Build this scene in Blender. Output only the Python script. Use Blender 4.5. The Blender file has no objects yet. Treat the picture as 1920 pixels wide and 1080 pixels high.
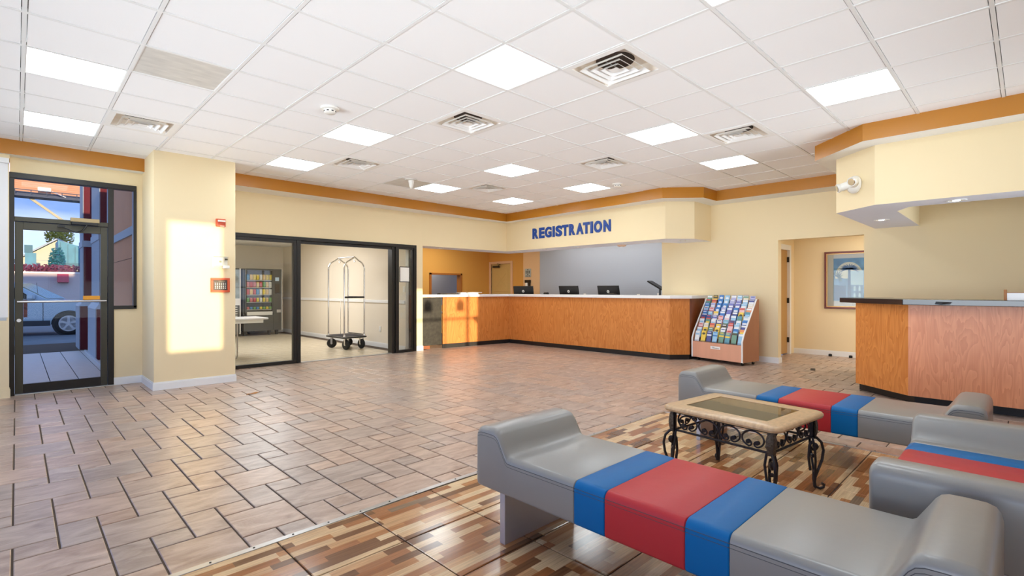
import bpy, bmesh, math, random
from mathutils import Vector, Matrix
random.seed(7)
S = bpy.context.scene
COL = S.collection
PI = math.pi

def lin(r, g, b):
    f = lambda c: (c/255/12.92) if c/255 <= .04045 else ((c/255+.055)/1.055)**2.4
    return (f(r), f(g), f(b), 1)

# ------------------------------------------------------------------ camera
cam = bpy.data.cameras.new('camera'); cam.sensor_width = 36; cam.lens = 36*948.17/1920
cam.shift_y = 2.27/1920; cam.clip_start = .02; cam.clip_end = 400
camo = bpy.data.objects.new('camera', cam); COL.objects.link(camo)
camo.location = (0, 0, 1.27); camo.rotation_euler = (PI/2, 0, -.7749)
S.camera = camo
# ------------------------------------------------------------------ view, sky, sun
S.view_settings.view_transform = 'Standard'; S.view_settings.look = 'None'
S.view_settings.gamma = 1; S.view_settings.use_curve_mapping = False
S.view_settings.exposure = 0.0
SKY_STRENGTH = 3.0
PANEL_STRENGTH = 14.0
SUN_STRENGTH = 6.5
try:
    S.cycles.use_denoising = True
    S.cycles.max_bounces = 10; S.cycles.diffuse_bounces = 6; S.cycles.glossy_bounces = 5
    S.cycles.transparent_max_bounces = 12; S.cycles.sample_clamp_indirect = 8
except Exception:
    pass
def fill_light(name, loc, aim, sx_, sy_, power, spread, col):
    l = bpy.data.lights.new(name, 'AREA'); l.shape = 'RECTANGLE'; l.size = sx_; l.size_y = sy_; l.energy = power; l.color = col; l.spread = math.radians(spread)
    o = bpy.data.objects.new(name, l); COL.objects.link(o); o.location = loc
    o.rotation_euler = Vector(aim).to_track_quat('-Z', 'Y').to_euler(); return o
# added fill area lights, out of view, aimed up to brighten the ceiling
fill_light('west_ceiling_fill', (-2.42, 2.9, 1.25), (1, 0, .32), 9.6, 1.7, 100, 60, (.84, .93, 1))
fill_light('rear_ceiling_fill', (3.3, -2.2, 1.25), (0, 1, .40), 11.0, 1.7, 92, 52, (.84, .93, 1))
W = bpy.data.worlds.new('world'); S.world = W; W.use_nodes = True
nt = W.node_tree; nt.nodes.clear()
def wn(t, **k):
    n = nt.nodes.new(t)
    for a, b in k.items(): setattr(n, a, b)
    return n
tc = wn('ShaderNodeTexCoord'); sx = wn('ShaderNodeSeparateXYZ'); nt.links.new(tc.outputs['Generated'], sx.inputs[0])
rp = wn('ShaderNodeValToRGB'); nt.links.new(sx.outputs['Z'], rp.inputs[0])
el = rp.color_ramp.elements
el[0].position = 0; el[0].color = (.58, .70, .88, 1)
el[1].position = .9; el[1].color = (.15, .24, .42, 1)
e = el.new(.065); e.color = (.36, .56, .95, 1)
e = el.new(.115); e.color = (.065, .19, .56, 1)
mp = wn('ShaderNodeMapping'); mp.inputs['Scale'].default_value = (2.2, 2.2, 9); nt.links.new(tc.outputs['Generated'], mp.inputs[0])
nz = wn('ShaderNodeTexNoise'); nz.inputs['Scale'].default_value = 1.6; nz.inputs['Detail'].default_value = 6; nt.links.new(mp.outputs[0], nz.inputs['Vector'])
cr = wn('ShaderNodeValToRGB'); cr.color_ramp.elements[0].position = .44; cr.color_ramp.elements[1].position = .66; nt.links.new(nz.outputs['Fac'], cr.inputs[0])
mx = wn('ShaderNodeMixRGB'); mx.inputs[2].default_value = (.66, .68, .72, 1)
lo = wn('ShaderNodeMapRange'); lo.inputs[1].default_value = .05; lo.inputs[2].default_value = .115; lo.inputs[3].default_value = 1; lo.inputs[4].default_value = .4
nt.links.new(sx.outputs['Z'], lo.inputs[0]); cm = wn('ShaderNodeMath'); cm.operation = 'MULTIPLY'; nt.links.new(cr.outputs[0], cm.inputs[0]); nt.links.new(lo.outputs[0], cm.inputs[1])
nt.links.new(cm.outputs[0], mx.inputs[0]); nt.links.new(rp.outputs[0], mx.inputs[1])
bg = wn('ShaderNodeBackground'); bg.inputs[1].default_value = SKY_STRENGTH; nt.links.new(mx.outputs[0], bg.inputs[0])
wo = wn('ShaderNodeOutputWorld'); nt.links.new(bg.outputs[0], wo.inputs[0])

sun = bpy.data.lights.new('sun', 'SUN'); sun.energy = SUN_STRENGTH; sun.angle = math.radians(.53); sun.color = (1, .80, .52)
suno = bpy.data.objects.new('sun', sun); COL.objects.link(suno)
sd = Vector((.0549, 1, -.0647))
suno.rotation_euler = sd.to_track_quat('-Z', 'Y').to_euler(); suno.location = (0, -30, 8)

# ------------------------------------------------------------------ materials
def mat(name, c, rough=.5, metal=0, spec=.5, emit=None, es=0, coat=0, noise=None, bump=None):
    """c: colour; noise=(scale, amount, stretch) colour mottling; bump=(scale, strength, stretch)"""
    m = bpy.data.materials.new(name); m.use_nodes = True
    t = m.node_tree; p = t.nodes['Principled BSDF']
    p.inputs['Base Color'].default_value = c; p.inputs['Roughness'].default_value = rough
    p.inputs['Metallic'].default_value = metal; p.inputs['Specular IOR Level'].default_value = spec
    if coat:
        p.inputs['Coat Weight'].default_value = coat; p.inputs['Coat Roughness'].default_value = .28 if 'leather' in name else .12
    if emit:
        p.inputs['Emission Color'].default_value = emit; p.inputs['Emission Strength'].default_value = es
    def ntex(sc, st, det=4):
        g = t.nodes.new('ShaderNodeNewGeometry'); mpp = t.nodes.new('ShaderNodeMapping'); mpp.inputs['Scale'].default_value = st
        n = t.nodes.new('ShaderNodeTexNoise'); n.inputs['Scale'].default_value = sc; n.inputs['Detail'].default_value = det
        t.links.new(g.outputs['Position'], mpp.inputs[0]); t.links.new(mpp.outputs[0], n.inputs['Vector']); return n
    if noise:
        n = ntex(noise[0], noise[2] if len(noise) > 2 else (1, 1, 1))
        r = t.nodes.new('ShaderNodeValToRGB'); a = noise[1]
        r.color_ramp.elements[0].position = .3; r.color_ramp.elements[1].position = .7
        r.color_ramp.elements[0].color = tuple(x*(1-a) for x in c[:3])+(1,); r.color_ramp.elements[1].color = tuple(min(1, x*(1+a)) for x in c[:3])+(1,)
        t.links.new(n.outputs['Fac'], r.inputs[0]); t.links.new(r.outputs[0], p.inputs['Base Color'])
    if bump:
        n = ntex(bump[0], bump[2] if len(bump) > 2 else (1, 1, 1), 5)
        b = t.nodes.new('ShaderNodeBump'); b.inputs['Strength'].default_value = bump[1]; b.inputs['Distance'].default_value = .01
        t.links.new(n.outputs['Fac'], b.inputs['Height']); t.links.new(b.outputs[0], p.inputs['Normal'])
    return m

def glassmat(name, tint, ior=1.45):
    m = bpy.data.materials.new(name); m.use_nodes = True; t = m.node_tree; t.nodes.clear()
    tr = t.nodes.new('ShaderNodeBsdfTransparent'); tr.inputs[0].default_value = tint
    gl = t.nodes.new('ShaderNodeBsdfGlossy'); gl.inputs['Roughness'].default_value = .01; gl.inputs['Color'].default_value = (1, 1, 1, 1)
    fr = t.nodes.new('ShaderNodeFresnel'); fr.inputs['IOR'].default_value = ior
    mi = t.nodes.new('ShaderNodeMixShader'); o = t.nodes.new('ShaderNodeOutputMaterial')
    t.links.new(fr.outputs[0], mi.inputs[0]); t.links.new(tr.outputs[0], mi.inputs[1]); t.links.new(gl.outputs[0], mi.inputs[2]); t.links.new(mi.outputs[0], o.inputs[0])
    return m

def M(t, op, a, b=None, c=None):
    n = t.nodes.new('ShaderNodeMath'); n.operation = op
    for i, v in enumerate((a, b, c)):
        if v is None: continue
        if isinstance(v, (int, float)): n.inputs[i].default_value = v
        else: t.links.new(v, n.inputs[i])
    return n.outputs[0]

def stone_mat():
    m = bpy.data.materials.new('slate_look_tile'); m.use_nodes = True; t = m.node_tree; p = t.nodes['Principled BSDF']
    g = t.nodes.new('ShaderNodeNewGeometry'); oi = t.nodes.new('ShaderNodeObjectInfo')
    rnd = M(t, 'FRACT', M(t, 'ADD', g.outputs['Random Per Island'], oi.outputs['Random']))
    ad = t.nodes.new('ShaderNodeVectorMath'); ad.operation = 'ADD'
    cx = t.nodes.new('ShaderNodeCombineXYZ'); t.links.new(M(t, 'MULTIPLY', rnd, 37.0), cx.inputs[2])
    t.links.new(g.outputs['Position'], ad.inputs[0]); t.links.new(cx.outputs[0], ad.inputs[1])
    mpp = t.nodes.new('ShaderNodeMapping'); mpp.inputs['Scale'].default_value = (5, 13, 1); mpp.inputs['Rotation'].default_value = (0, 0, .5)
    t.links.new(ad.outputs[0], mpp.inputs[0])
    n = t.nodes.new('ShaderNodeTexNoise'); n.inputs['Scale'].default_value = 1.0; n.inputs['Detail'].default_value = 8; n.inputs['Distortion'].default_value = .8
    t.links.new(mpp.outputs[0], n.inputs['Vector'])
    n2 = t.nodes.new('ShaderNodeTexNoise'); n2.inputs['Scale'].default_value = 60; n2.inputs['Detail'].default_value = 3; t.links.new(ad.outputs[0], n2.inputs['Vector'])
    r = t.nodes.new('ShaderNodeValToRGB'); els = r.color_ramp.elements
    els[0].position = .28; els[0].color = lin(148, 123, 107); els[1].position = .72; els[1].color = lin(195, 173, 157)
    t.links.new(n.outputs['Fac'], r.inputs[0])
    hs = t.nodes.new('ShaderNodeHueSaturation'); t.links.new(r.outputs[0], hs.inputs['Color'])
    t.links.new(M(t, 'ADD', M(t, 'MULTIPLY', rnd, .22), .88), hs.inputs['Value'])
    t.links.new(M(t, 'ADD', M(t, 'MULTIPLY', rnd, .35), .80), hs.inputs['Saturation'])
    t.links.new(hs.outputs[0], p.inputs['Base Color'])
    h = M(t, 'ADD', n.outputs['Fac'], M(t, 'MULTIPLY', n2.outputs['Fac'], .22))
    b = t.nodes.new('ShaderNodeBump'); b.inputs['Strength'].default_value = .5; b.inputs['Distance'].default_value = .008
    t.links.new(h, b.inputs['Height']); t.links.new(b.outputs[0], p.inputs['Normal'])
    p.inputs['Roughness'].default_value = .30; p.inputs['Specular IOR Level'].default_value = .55
    return m

TY_ = .4475
def stave_mat():
    m = bpy.data.materials.new('wood_look_glazed_tile'); m.use_nodes = True; t = m.node_tree; p = t.nodes['Principled BSDF']
    g = t.nodes.new('ShaderNodeNewGeometry'); s = t.nodes.new('ShaderNodeSeparateXYZ'); t.links.new(g.outputs['Position'], s.inputs[0])
    row = M(t, 'FLOOR', M(t, 'DIVIDE', M(t, 'ADD', s.outputs['Y'], .0), TY_/9))
    w1 = t.nodes.new('ShaderNodeTexWhiteNoise'); w1.noise_dimensions = '1D'; t.links.new(row, w1.inputs['W'])
    xo = M(t, 'ADD', M(t, 'DIVIDE', s.outputs['X'], .27), M(t, 'MULTIPLY', w1.outputs['Value'], 7.0))
    col = M(t, 'FLOOR', xo)
    cv = t.nodes.new('ShaderNodeCombineXYZ'); t.links.new(row, cv.inputs[0]); t.links.new(col, cv.inputs[1])
    w2 = t.nodes.new('ShaderNodeTexWhiteNoise'); w2.noise_dimensions = '3D'; t.links.new(cv.outputs[0], w2.inputs['Vector'])
    r = t.nodes.new('ShaderNodeValToRGB'); r.color_ramp.interpolation = 'CONSTANT'
    cs = [(0, (208, 172, 130)), (.15, (178, 124, 80)), (.28, (220, 190, 150)), (.42, (156, 100, 60)), (.54, (200, 156, 112)), (.66, (122, 84, 56)), (.76, (214, 180, 138)), (.87, (166, 112, 74)), (.94, (136, 112, 90))]
    els = r.color_ramp.elements; els[0].color = lin(*cs[0][1]); els[1].position = cs[1][0]; els[1].color = lin(*cs[1][1])
    for q, c in cs[2:]:
        e = els.new(q); e.color = lin(*c)
    t.links.new(w2.outputs['Value'], r.inputs[0])
    mpp = t.nodes.new('ShaderNodeMapping'); mpp.inputs['Scale'].default_value = (5, 110, 1); t.links.new(g.outputs['Position'], mpp.inputs[0])
    av = t.nodes.new('ShaderNodeVectorMath'); av.operation = 'ADD'; t.links.new(mpp.outputs[0], av.inputs[0]); t.links.new(w2.outputs['Color'], av.inputs[1])
    n = t.nodes.new('ShaderNodeTexNoise'); n.inputs['Scale'].default_value = 1.2; n.inputs['Detail'].default_value = 5; t.links.new(av.outputs[0], n.inputs['Vector'])
    mr = t.nodes.new('ShaderNodeMapRange'); mr.inputs[1].default_value = .3; mr.inputs[2].default_value = .7; mr.inputs[3].default_value = .72; mr.inputs[4].default_value = 1.12
    t.links.new(n.outputs['Fac'], mr.inputs[0])
    mm = t.nodes.new('ShaderNodeMixRGB'); mm.blend_type = 'MULTIPLY'; mm.inputs[0].default_value = 1
    t.links.new(r.outputs[0], mm.inputs[1]); t.links.new(mr.outputs[0], mm.inputs[2])
    t.links.new(mm.outputs[0], p.inputs['Base Color'])
    p.inputs['Roughness'].default_value = .16; p.inputs['Specular IOR Level'].default_value = .5
    return m

def veneer(name, c1, c2, ax='x', rough=.35):
    m = bpy.data.materials.new(name); m.use_nodes = True; t = m.node_tree; p = t.nodes['Principled BSDF']
    g = t.nodes.new('ShaderNodeNewGeometry'); mpp = t.nodes.new('ShaderNodeMapping'); mpp.inputs['Scale'].default_value = (5, 5, .9)
    t.links.new(g.outputs['Position'], mpp.inputs[0])
    n = t.nodes.new('ShaderNodeTexNoise'); n.inputs['Scale'].default_value = 1.0; n.inputs['Detail'].default_value = 3; n.inputs['Distortion'].default_value = .6
    t.links.new(mpp.outputs[0], n.inputs['Vector'])
    bands = M(t, 'FRACT', M(t, 'MULTIPLY', n.outputs['Fac'], 14.0))
    m2 = t.nodes.new('ShaderNodeMapping'); m2.inputs['Scale'].default_value = (90, 90, 3); t.links.new(g.outputs['Position'], m2.inputs[0])
    n2 = t.nodes.new('ShaderNodeTexNoise'); n2.inputs['Scale'].default_value = 1; n2.inputs['Detail'].default_value = 3; t.links.new(m2.outputs[0], n2.inputs['Vector'])
    f = M(t, 'ADD', M(t, 'MULTIPLY', bands, .45), M(t, 'MULTIPLY', n2.outputs['Fac'], .6))
    r = t.nodes.new('ShaderNodeValToRGB'); r.color_ramp.elements[0].position = .15; r.color_ramp.elements[1].position = .85
    r.color_ramp.elements[0].color = c1; r.color_ramp.elements[1].color = c2
    t.links.new(f, r.inputs[0]); t.links.new(r.outputs[0], p.inputs['Base Color'])
    p.inputs['Roughness'].default_value = rough
    return m

WALL = mat('cream_paint', lin(238, 219, 178), .75, bump=(180, .04))
WALLW = mat('pale_cream_paint', lin(234, 224, 206), .75, bump=(180, .04))
YELLOW = mat('ochre_paint', lin(232, 178, 92), .75, bump=(180, .04))
GREYW = mat('blue_grey_paint', lin(172, 178, 188), .7)
WHITE = mat('white_trim_paint', lin(238, 238, 236), .5)
CEILP = mat('ceiling_tile_white', lin(250, 250, 250), .9, bump=(260, .08, (1, .35, 1)))
VCEIL = mat('white_ceiling_paint', lin(240, 240, 240), .9)
BARS = mat('white_grid_metal', lin(238, 238, 236), .6)
BAND = mat('ochre_brown_paint', lin(186, 122, 30), .35, noise=(1.2, .05))
SOFF = mat('soffit_white', lin(236, 236, 244), .8)
STONE = stone_mat(); STAVE = stave_mat()
GROUT = mat('dark_grout', lin(84, 70, 58), .9)
OAK = veneer('oak_veneer', lin(190, 108, 44), lin(222, 146, 76))
OAK2 = veneer('pink_oak_veneer', lin(202, 126, 86), lin(226, 154, 112))
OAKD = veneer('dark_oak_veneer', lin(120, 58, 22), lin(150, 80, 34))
PINK = mat('pink_laminate', lin(222, 164, 136), .35, noise=(8, .05, (1, 1, .1)))
PINKD = mat('brown_laminate', lin(172, 116, 84), .4, noise=(8, .06, (1, 1, .1)))
BLACK = mat('black_vinyl', lin(24, 24, 26), .4)
GATE = mat('scuffed_black_laminate', lin(32, 31, 26), .32, noise=(16, .75))
COUNT = mat('white_laminate', lin(242, 240, 238), .25)
DARKTOP = mat('dark_glossy_laminate', lin(40, 36, 36), .12)
BRONZE = mat('dark_bronze_metal', lin(44, 42, 40), .35, .4)
BRONZE2 = mat('worn_bronze_metal', lin(74, 72, 62), .4, .5)
CHROME = mat('chrome', (.80, .80, .80, 1), .12, 1)
STEEL = mat('brushed_steel', (.55, .55, .56, 1), .3, 1)
GLASS = glassmat('clear_glass', (.96, .97, .965, 1), 1.35)
TINT = glassmat('tinted_glass', (.76, .77, .78, 1), 1.15)
GREY = mat('grey_leather', lin(132, 130, 126), .42, spec=.45, coat=.55, bump=(14, .10))
BLUE = mat('blue_leather', lin(0, 98, 160), .45, spec=.2, bump=(14, .10))
RED = mat('red_leather', lin(180, 46, 52), .42, spec=.28, bump=(14, .10))
STITCH = mat('dark_stitching', lin(70, 72, 76), .7)
LEGM = mat('silver_leg_paint', lin(196, 198, 204), .3, .6)
TRAV = mat('travertine', lin(190, 158, 120), .28, noise=(22, .16, (1, 2.4, 1)))
TGLASS = glassmat('bronze_tint_glass', (.80, .76, .64, 1), 1.4)
IRON = mat('wrought_iron', lin(54, 50, 52), .38, .7, bump=(60, .15))
IRON2 = mat('antique_iron_leaf', lin(92, 84, 74), .4, .7, bump=(90, .9))
RUB = mat('black_rubber', lin(22, 22, 22), .6)
PLW = mat('white_plastic', lin(240, 238, 230), .4)
PLB = mat('black_plastic', lin(20, 20, 22), .35)
REDP = mat('red_orange_plastic', lin(206, 84, 42), .4)
KEYS = mat('dark_keypad_face', lin(72, 62, 52), .4)
SIGNB = mat('sign_blue', lin(20, 68, 150), .4)
EMIT = mat('lit_diffuser', (1, 1, 1, 1), .5, emit=(.86, .95, 1, 1), es=PANEL_STRENGTH)
EMIT2 = mat('lit_lamp_white', (1, 1, 1, 1), .5, emit=(1, .96, .9, 1), es=4)
STAINED = mat('stained_translucent_panel', lin(214, 212, 206), .5, noise=(6, .10, (1, 3, 1)))
DUCT = mat('dark_duct', lin(58, 44, 34), .8)
DUST = mat('dusty_white_metal', lin(238, 228, 214), .6)
VENTW = mat('vent_white', lin(244, 243, 240), .5)

# ------------------------------------------------------------------ mesh helpers
class MB:
    def __init__(s): s.v = []; s.f = []; s.m = []
    def add(s, vs, fs, mi=0):
        o = len(s.v); s.v += [tuple(x) for x in vs]
        for f in fs: s.f.append([o+i for i in f]); s.m.append(mi)
        return s
    def box(s, x0, y0, z0, x1, y1, z1, mi=0):
        return s.add([(x0,y0,z0),(x1,y0,z0),(x1,y1,z0),(x0,y1,z0),(x0,y0,z1),(x1,y0,z1),(x1,y1,z1),(x0,y1,z1)],
                     [(0,3,2,1),(4,5,6,7),(0,1,5,4),(1,2,6,5),(2,3,7,6),(3,0,4,7)], mi)
    def obox(s, c, ux, uy, uz, hx, hy, hz, mi=0):
        c = Vector(c); ux, uy, uz = (Vector(u).normalized() for u in (ux, uy, uz))
        vs = [c+ux*a*hx+uy*b*hy+uz*d*hz for d in (-1, 1) for a, b in ((-1,-1),(1,-1),(1,1),(-1,1))]
        return s.add(vs, [(0,3,2,1),(4,5,6,7),(0,1,5,4),(1,2,6,5),(2,3,7,6),(3,0,4,7)], mi)
    def prism(s, poly, z0, z1, mi=0, mbot=None, mtop=None, ax='z'):
        n = len(poly)
        P = lambda a, b, h: (a, b, h) if ax == 'z' else ((a, h, b) if ax == 'y' else (h, a, b))
        vs = [P(a, b, z0) for a, b in poly]+[P(a, b, z1) for a, b in poly]
        o = len(s.v); s.v += vs
        s.f.append([o+i for i in range(n)][::-1]); s.m.append(mi if mbot is None else mbot)
        s.f.append([o+n+i for i in range(n)]); s.m.append(mi if mtop is None else mtop)
        for i in range(n):
            j = (i+1) % n
            s.f.append([o+i, o+j, o+n+j, o+n+i]); s.m.append(mi)
        return s
    def tube(s, pts, r, n=8, mi=0, closed=False, flat=1.0):
        pts = [Vector(p) for p in pts]; k = len(pts); rings = []
        up = None
        for i, p in enumerate(pts):
            if closed: d = pts[(i+1) % k]-pts[i-1]
            else: d = pts[min(i+1, k-1)]-pts[max(i-1, 0)]
            d.normalize()
            if up is None:
                up = d.orthogonal().normalized() if abs(d.z) > .9 else Vector((0, 0, 1))
            up = (up-d*up.dot(d))
            if up.length < 1e-6: up = d.orthogonal()
            up.normalize(); sd_ = d.cross(up)
            rr = r[i] if isinstance(r, (list, tuple)) else r
            rings.append([p+up*(rr*math.cos(2*PI*j/n))+sd_*(rr*flat*math.sin(2*PI*j/n)) for j in range(n)])
        o = len(s.v)
        for ring in rings: s.v += [tuple(q) for q in ring]
        for i in range(k if closed else k-1):
            a = o+i*n; b = o+((i+1) % k)*n
            for j in range(n):
                s.f.append([a+j, a+(j+1) % n, b+(j+1) % n, b+j]); s.m.append(mi)
        if not closed:
            s.f.append([o+j for j in range(n)][::-1]); s.m.append(mi)
            s.f.append([o+(k-1)*n+j for j in range(n)]); s.m.append(mi)
        return s
    def lathe(s, prof, c=(0, 0, 0), n=16, ax='z', mi=0):
        o = len(s.v); k = len(prof); c = Vector(c)
        for r, h in prof:
            for j in range(n):
                a = 2*PI*j/n; x, y = r*math.cos(a), r*math.sin(a)
                q = (x, y, h) if ax == 'z' else ((h, x, y) if ax == 'x' else (y, h, x))
                s.v.append(tuple(c+Vector(q)))
        for i in range(k-1):
            for j in range(n):
                s.f.append([o+i*n+j, o+i*n+(j+1) % n, o+(i+1)*n+(j+1) % n, o+(i+1)*n+j]); s.m.append(mi)
        s.f.append([o+j for j in range(n)][::-1]); s.m.append(mi)
        s.f.append([o+(k-1)*n+j for j in range(n)]); s.m.append(mi)
        return s
    def loft(s, rings, mi=0, cap=True):
        o = len(s.v); n = len(rings[0])
        for r in rings: s.v += [tuple(q) for q in r]
        for i in range(len(rings)-1):
            for j in range(n):
                s.f.append([o+i*n+j, o+i*n+(j+1) % n, o+(i+1)*n+(j+1) % n, o+(i+1)*n+j]); s.m.append(mi)
        if cap:
            s.f.append([o+j for j in range(n)][::-1]); s.m.append(mi)
            s.f.append([o+(len(rings)-1)*n+j for j in range(n)]); s.m.append(mi)
        return s
    def mesh(s, name, mats, smooth=False, fix=True):
        me = bpy.data.meshes.new(name); me.from_pydata(s.v, [], s.f)
        for m in (mats if isinstance(mats, (list, tuple)) else [mats]): me.materials.append(m)
        for p, mi in zip(me.polygons, s.m): p.material_index = mi
        if fix:
            b = bmesh.new(); b.from_mesh(me); bmesh.ops.recalc_face_normals(b, faces=b.faces[:]); b.to_mesh(me); b.free()
        if smooth:
            for p in me.polygons: p.use_smooth = True
            try: me.set_sharp_from_angle(angle=math.radians(40))
            except Exception: pass
        return me
    def build(s, name, mats, parent=None, bevel=0, smooth=False, loc=None, rotz=None, seg=2):
        return put(name, s.mesh(name, mats, smooth), parent, bevel, loc, rotz, seg)

def put(name, me, parent=None, bevel=0, loc=None, rotz=None, seg=2):
    o = bpy.data.objects.new(name, me); COL.objects.link(o)
    if parent: o.parent = parent
    if loc: o.location = loc
    if rotz is not None: o.rotation_euler = (0, 0, rotz)
    if bevel:
        b = o.modifiers.new('bevel', 'BEVEL'); b.width = bevel; b.segments = seg; b.limit_method = 'ANGLE'; b.angle_limit = math.radians(35)
    return o
def tag(o, label=None, cat=None, group=None, kind=None):
    if label: o['label'] = label
    if cat: o['category'] = cat
    if group: o['group'] = group
    if kind: o['kind'] = kind
    return o
def thing(name, label, cat, loc=(0, 0, 0), rotz=0, group=None):
    o = bpy.data.objects.new(name, None); COL.objects.link(o); o.location = loc; o.rotation_euler = (0, 0, rotz); o.empty_display_size = .1
    return tag(o, label, cat, group)
def struct(name, mb, mats, parent=None, bevel=0):
    o = mb.build(name, mats, parent, bevel)
    if not parent: o['kind'] = 'structure'
    return o
def dup(o, parent=None):
    c = o.copy(); COL.objects.link(c)
    if parent: c.parent = parent
    for ch in list(o.children): dup(ch, c)
    return c

CX, CY_, CZ = math.sin(.7749), math.cos(.7749), 1.27
def proj(x, y, z):
    fw = x*CX+y*CY_; rt = x*CY_-y*CX
    if fw < .05: return None
    return (960+948.17*rt/fw, 542.27-948.17*(z-CZ)/fw, fw)
def inview(x, y, z, mx=40):
    p = proj(x, y, z)
    return p is not None and -mx < p[0] < 1920+mx and -mx < p[1] < 1080+mx

ZC = 3.014
GX, GY, GS = 1.864, 2.5956, .6096

# ------------------------------------------------------------------ floor
floor = struct('floor', MB().box(-2.7, -2.4, -.12, 11.3, 16, -.006), GROUT)
U = .1675; C0X = .487; R0Y = 3.483-.0
def ptile(x0, y0, x1, y1, g=.0045):
    """one bevelled tile, top at z = 0"""
    a, b, c, d = x0+g, y0+g, x1-g, y1-g; e = .004
    mb = MB()
    mb.add([(a,b,-.006),(c,b,-.006),(c,d,-.006),(a,d,-.006),(a,b,-.0025),(c,b,-.0025),(c,d,-.0025),(a,d,-.0025),(a+e,b+e,0),(c-e,b+e,0),(c-e,d-e,0),(a+e,d-e,0)],
           [(0,1,5,4),(1,2,6,5),(2,3,7,6),(3,0,4,7),(4,5,9,8),(5,6,10,9),(6,7,11,10),(7,4,8,11),(8,9,10,11)])
    return mb
WX, WY = 4.80, 2.655          # the wood look inlay covers x < WX, y < WY
rects = []
for c in range(-16, 66):
    s0 = (20.8+4*c) % 7
    for k in range(-3, 10):
        s_ = s0+7*k
        for (ca, cb, ra, rb) in ((c-1, c+1, s_-2, s_), (c, c+1, s_, s_+2), (c, c+1, s_+4, s_+5)):
            x0, x1 = C0X+ca*U, C0X+cb*U; y0, y1 = ra*U, rb*U
            if x1 < -2.3 or x0 > 11.05 or y1 < -2.0 or y0 > 9.2: continue
            if x0 < 1.15+.05 and y1 > 8.45: y1 = min(y1, 8.45)
            if y1-y0 < .03: continue
            if y0 > 8.70 and x0 < 6: continue
            if x0 < 6: y1 = min(y1, 8.79)
            if x0 < WX and y0 < WY:
                if x1 > WX+.03 and y0 < WY: rects.append((WX, y0, x1, min(y1, WY) if y1 > WY else y1))
                if y1 > WY+.02:
                    rects.append((x0, WY, x1 if x1 < WX or True else WX, y1))
                continue
            rects.append((x0, y0, x1, y1))
def scr(r):
    x, y = (r[0]+r[2])/2, (r[1]+r[3])/2
    p = proj(x, y, 0)
    if not p or not inview(x, y, 0, 30): return 0
    return (r[2]-r[0])*(r[3]-r[1])/p[2]**3
rects.sort(key=scr, reverse=True)
cache = {}
field = MB()
for i, r in enumerate(rects):
    w, h = round(r[2]-r[0], 4), round(r[3]-r[1], 4)
    if i < 298 and scr(r) > 0:
        if (w, h) not in cache: cache[(w, h)] = ptile(0, 0, w, h).mesh('floor_tile', STONE)
        put('floor_tile', cache[(w, h)], floor, loc=(r[0], r[1], 0))
    else:
        mb = ptile(*r); field.add(mb.v, mb.f)
tag(field.build('floor_tile_field', STONE, floor), kind='stuff')
TX, TY = .4665, .4475
wm = {}
wf = MB()
for i in range(-7, 9):
    for j in range(0, 11):
        x0, x1 = .935+TX*i, .935+TX*(i+1); y1, y0 = WY-.005-TY*j, WY-.005-TY*(j+1)
        x1 = min(x1, WX-.012)
        if x1-x0 < .05 or y1 < -2.2 or x0 < -2.6: continue
        vis = any(inview(a, b, 0, 60) for a in (x0, x1) for b in (y0, y1))
        w = round(x1-x0, 4)
        if vis:
            if w not in wm: wm[w] = ptile(0, 0, w, TY, .003).mesh('wood_look_tile', STAVE)
            put('wood_look_tile', wm[w], floor, loc=(x0, y0, 0))
        else:
            mb = ptile(x0, y0, x1, y1, .002); wf.add(mb.v, mb.f)
tag(wf.build('wood_look_tile_field', STAVE, floor), kind='stuff')
MB().box(-2.6, -2.25, -.02, WX-.008, WY-.008, -.0052).build('inlay_bed', mat('dark_brown_grout', lin(48, 34, 26), .9), floor)
# threshold strips with screws
def strip(name, pts):
    (x0, y0), (x1, y1) = pts; d = Vector((x1-x0, y1-y0, 0)); L = d.length; d.normalize(); n = Vector((-d.y, d.x, 0))
    o = MB().obox(((x0+x1)/2, (y0+y1)/2, .001), d, n, (0, 0, 1), L/2, .019, .003).build(name, STEEL, bevel=.002); o['kind'] = 'structure'
    sm = MB().lathe([(.0055, 0), (.005, .0022), (.002, .003)], n=8).mesh('screw', BRONZE)
    k = int(L/.19)
    for i in range(k):
        p = Vector((x0, y0, .004))+d*(.09+i*.19)
        put('screw', sm, o, loc=p)
    return o
strip('trim_1', ((-.4, 2.63), (2.0, 2.675))); strip('trim_2', ((2.0, 2.675), (WX, 2.65))); strip('trim_3', ((WX, 2.64), (WX, -.4)))
# adjoining room floors: pale square tiles
PALE = mat('pale_beige_tile', lin(206, 192, 166), .25, noise=(9, .06))
vf = MB()
for i in range(14):
    for j in range(22):
        x0, y0 = 1.9+.325*i, 8.82+.325*j
        if x0+.32 > 5.70: continue
        mb = ptile(x0, y0, x0+.325, y0+.325, .003); vf.add(mb.v, mb.f)
tag(vf.build('vending_floor_tile_field', PALE, floor), kind='stuff')

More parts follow.
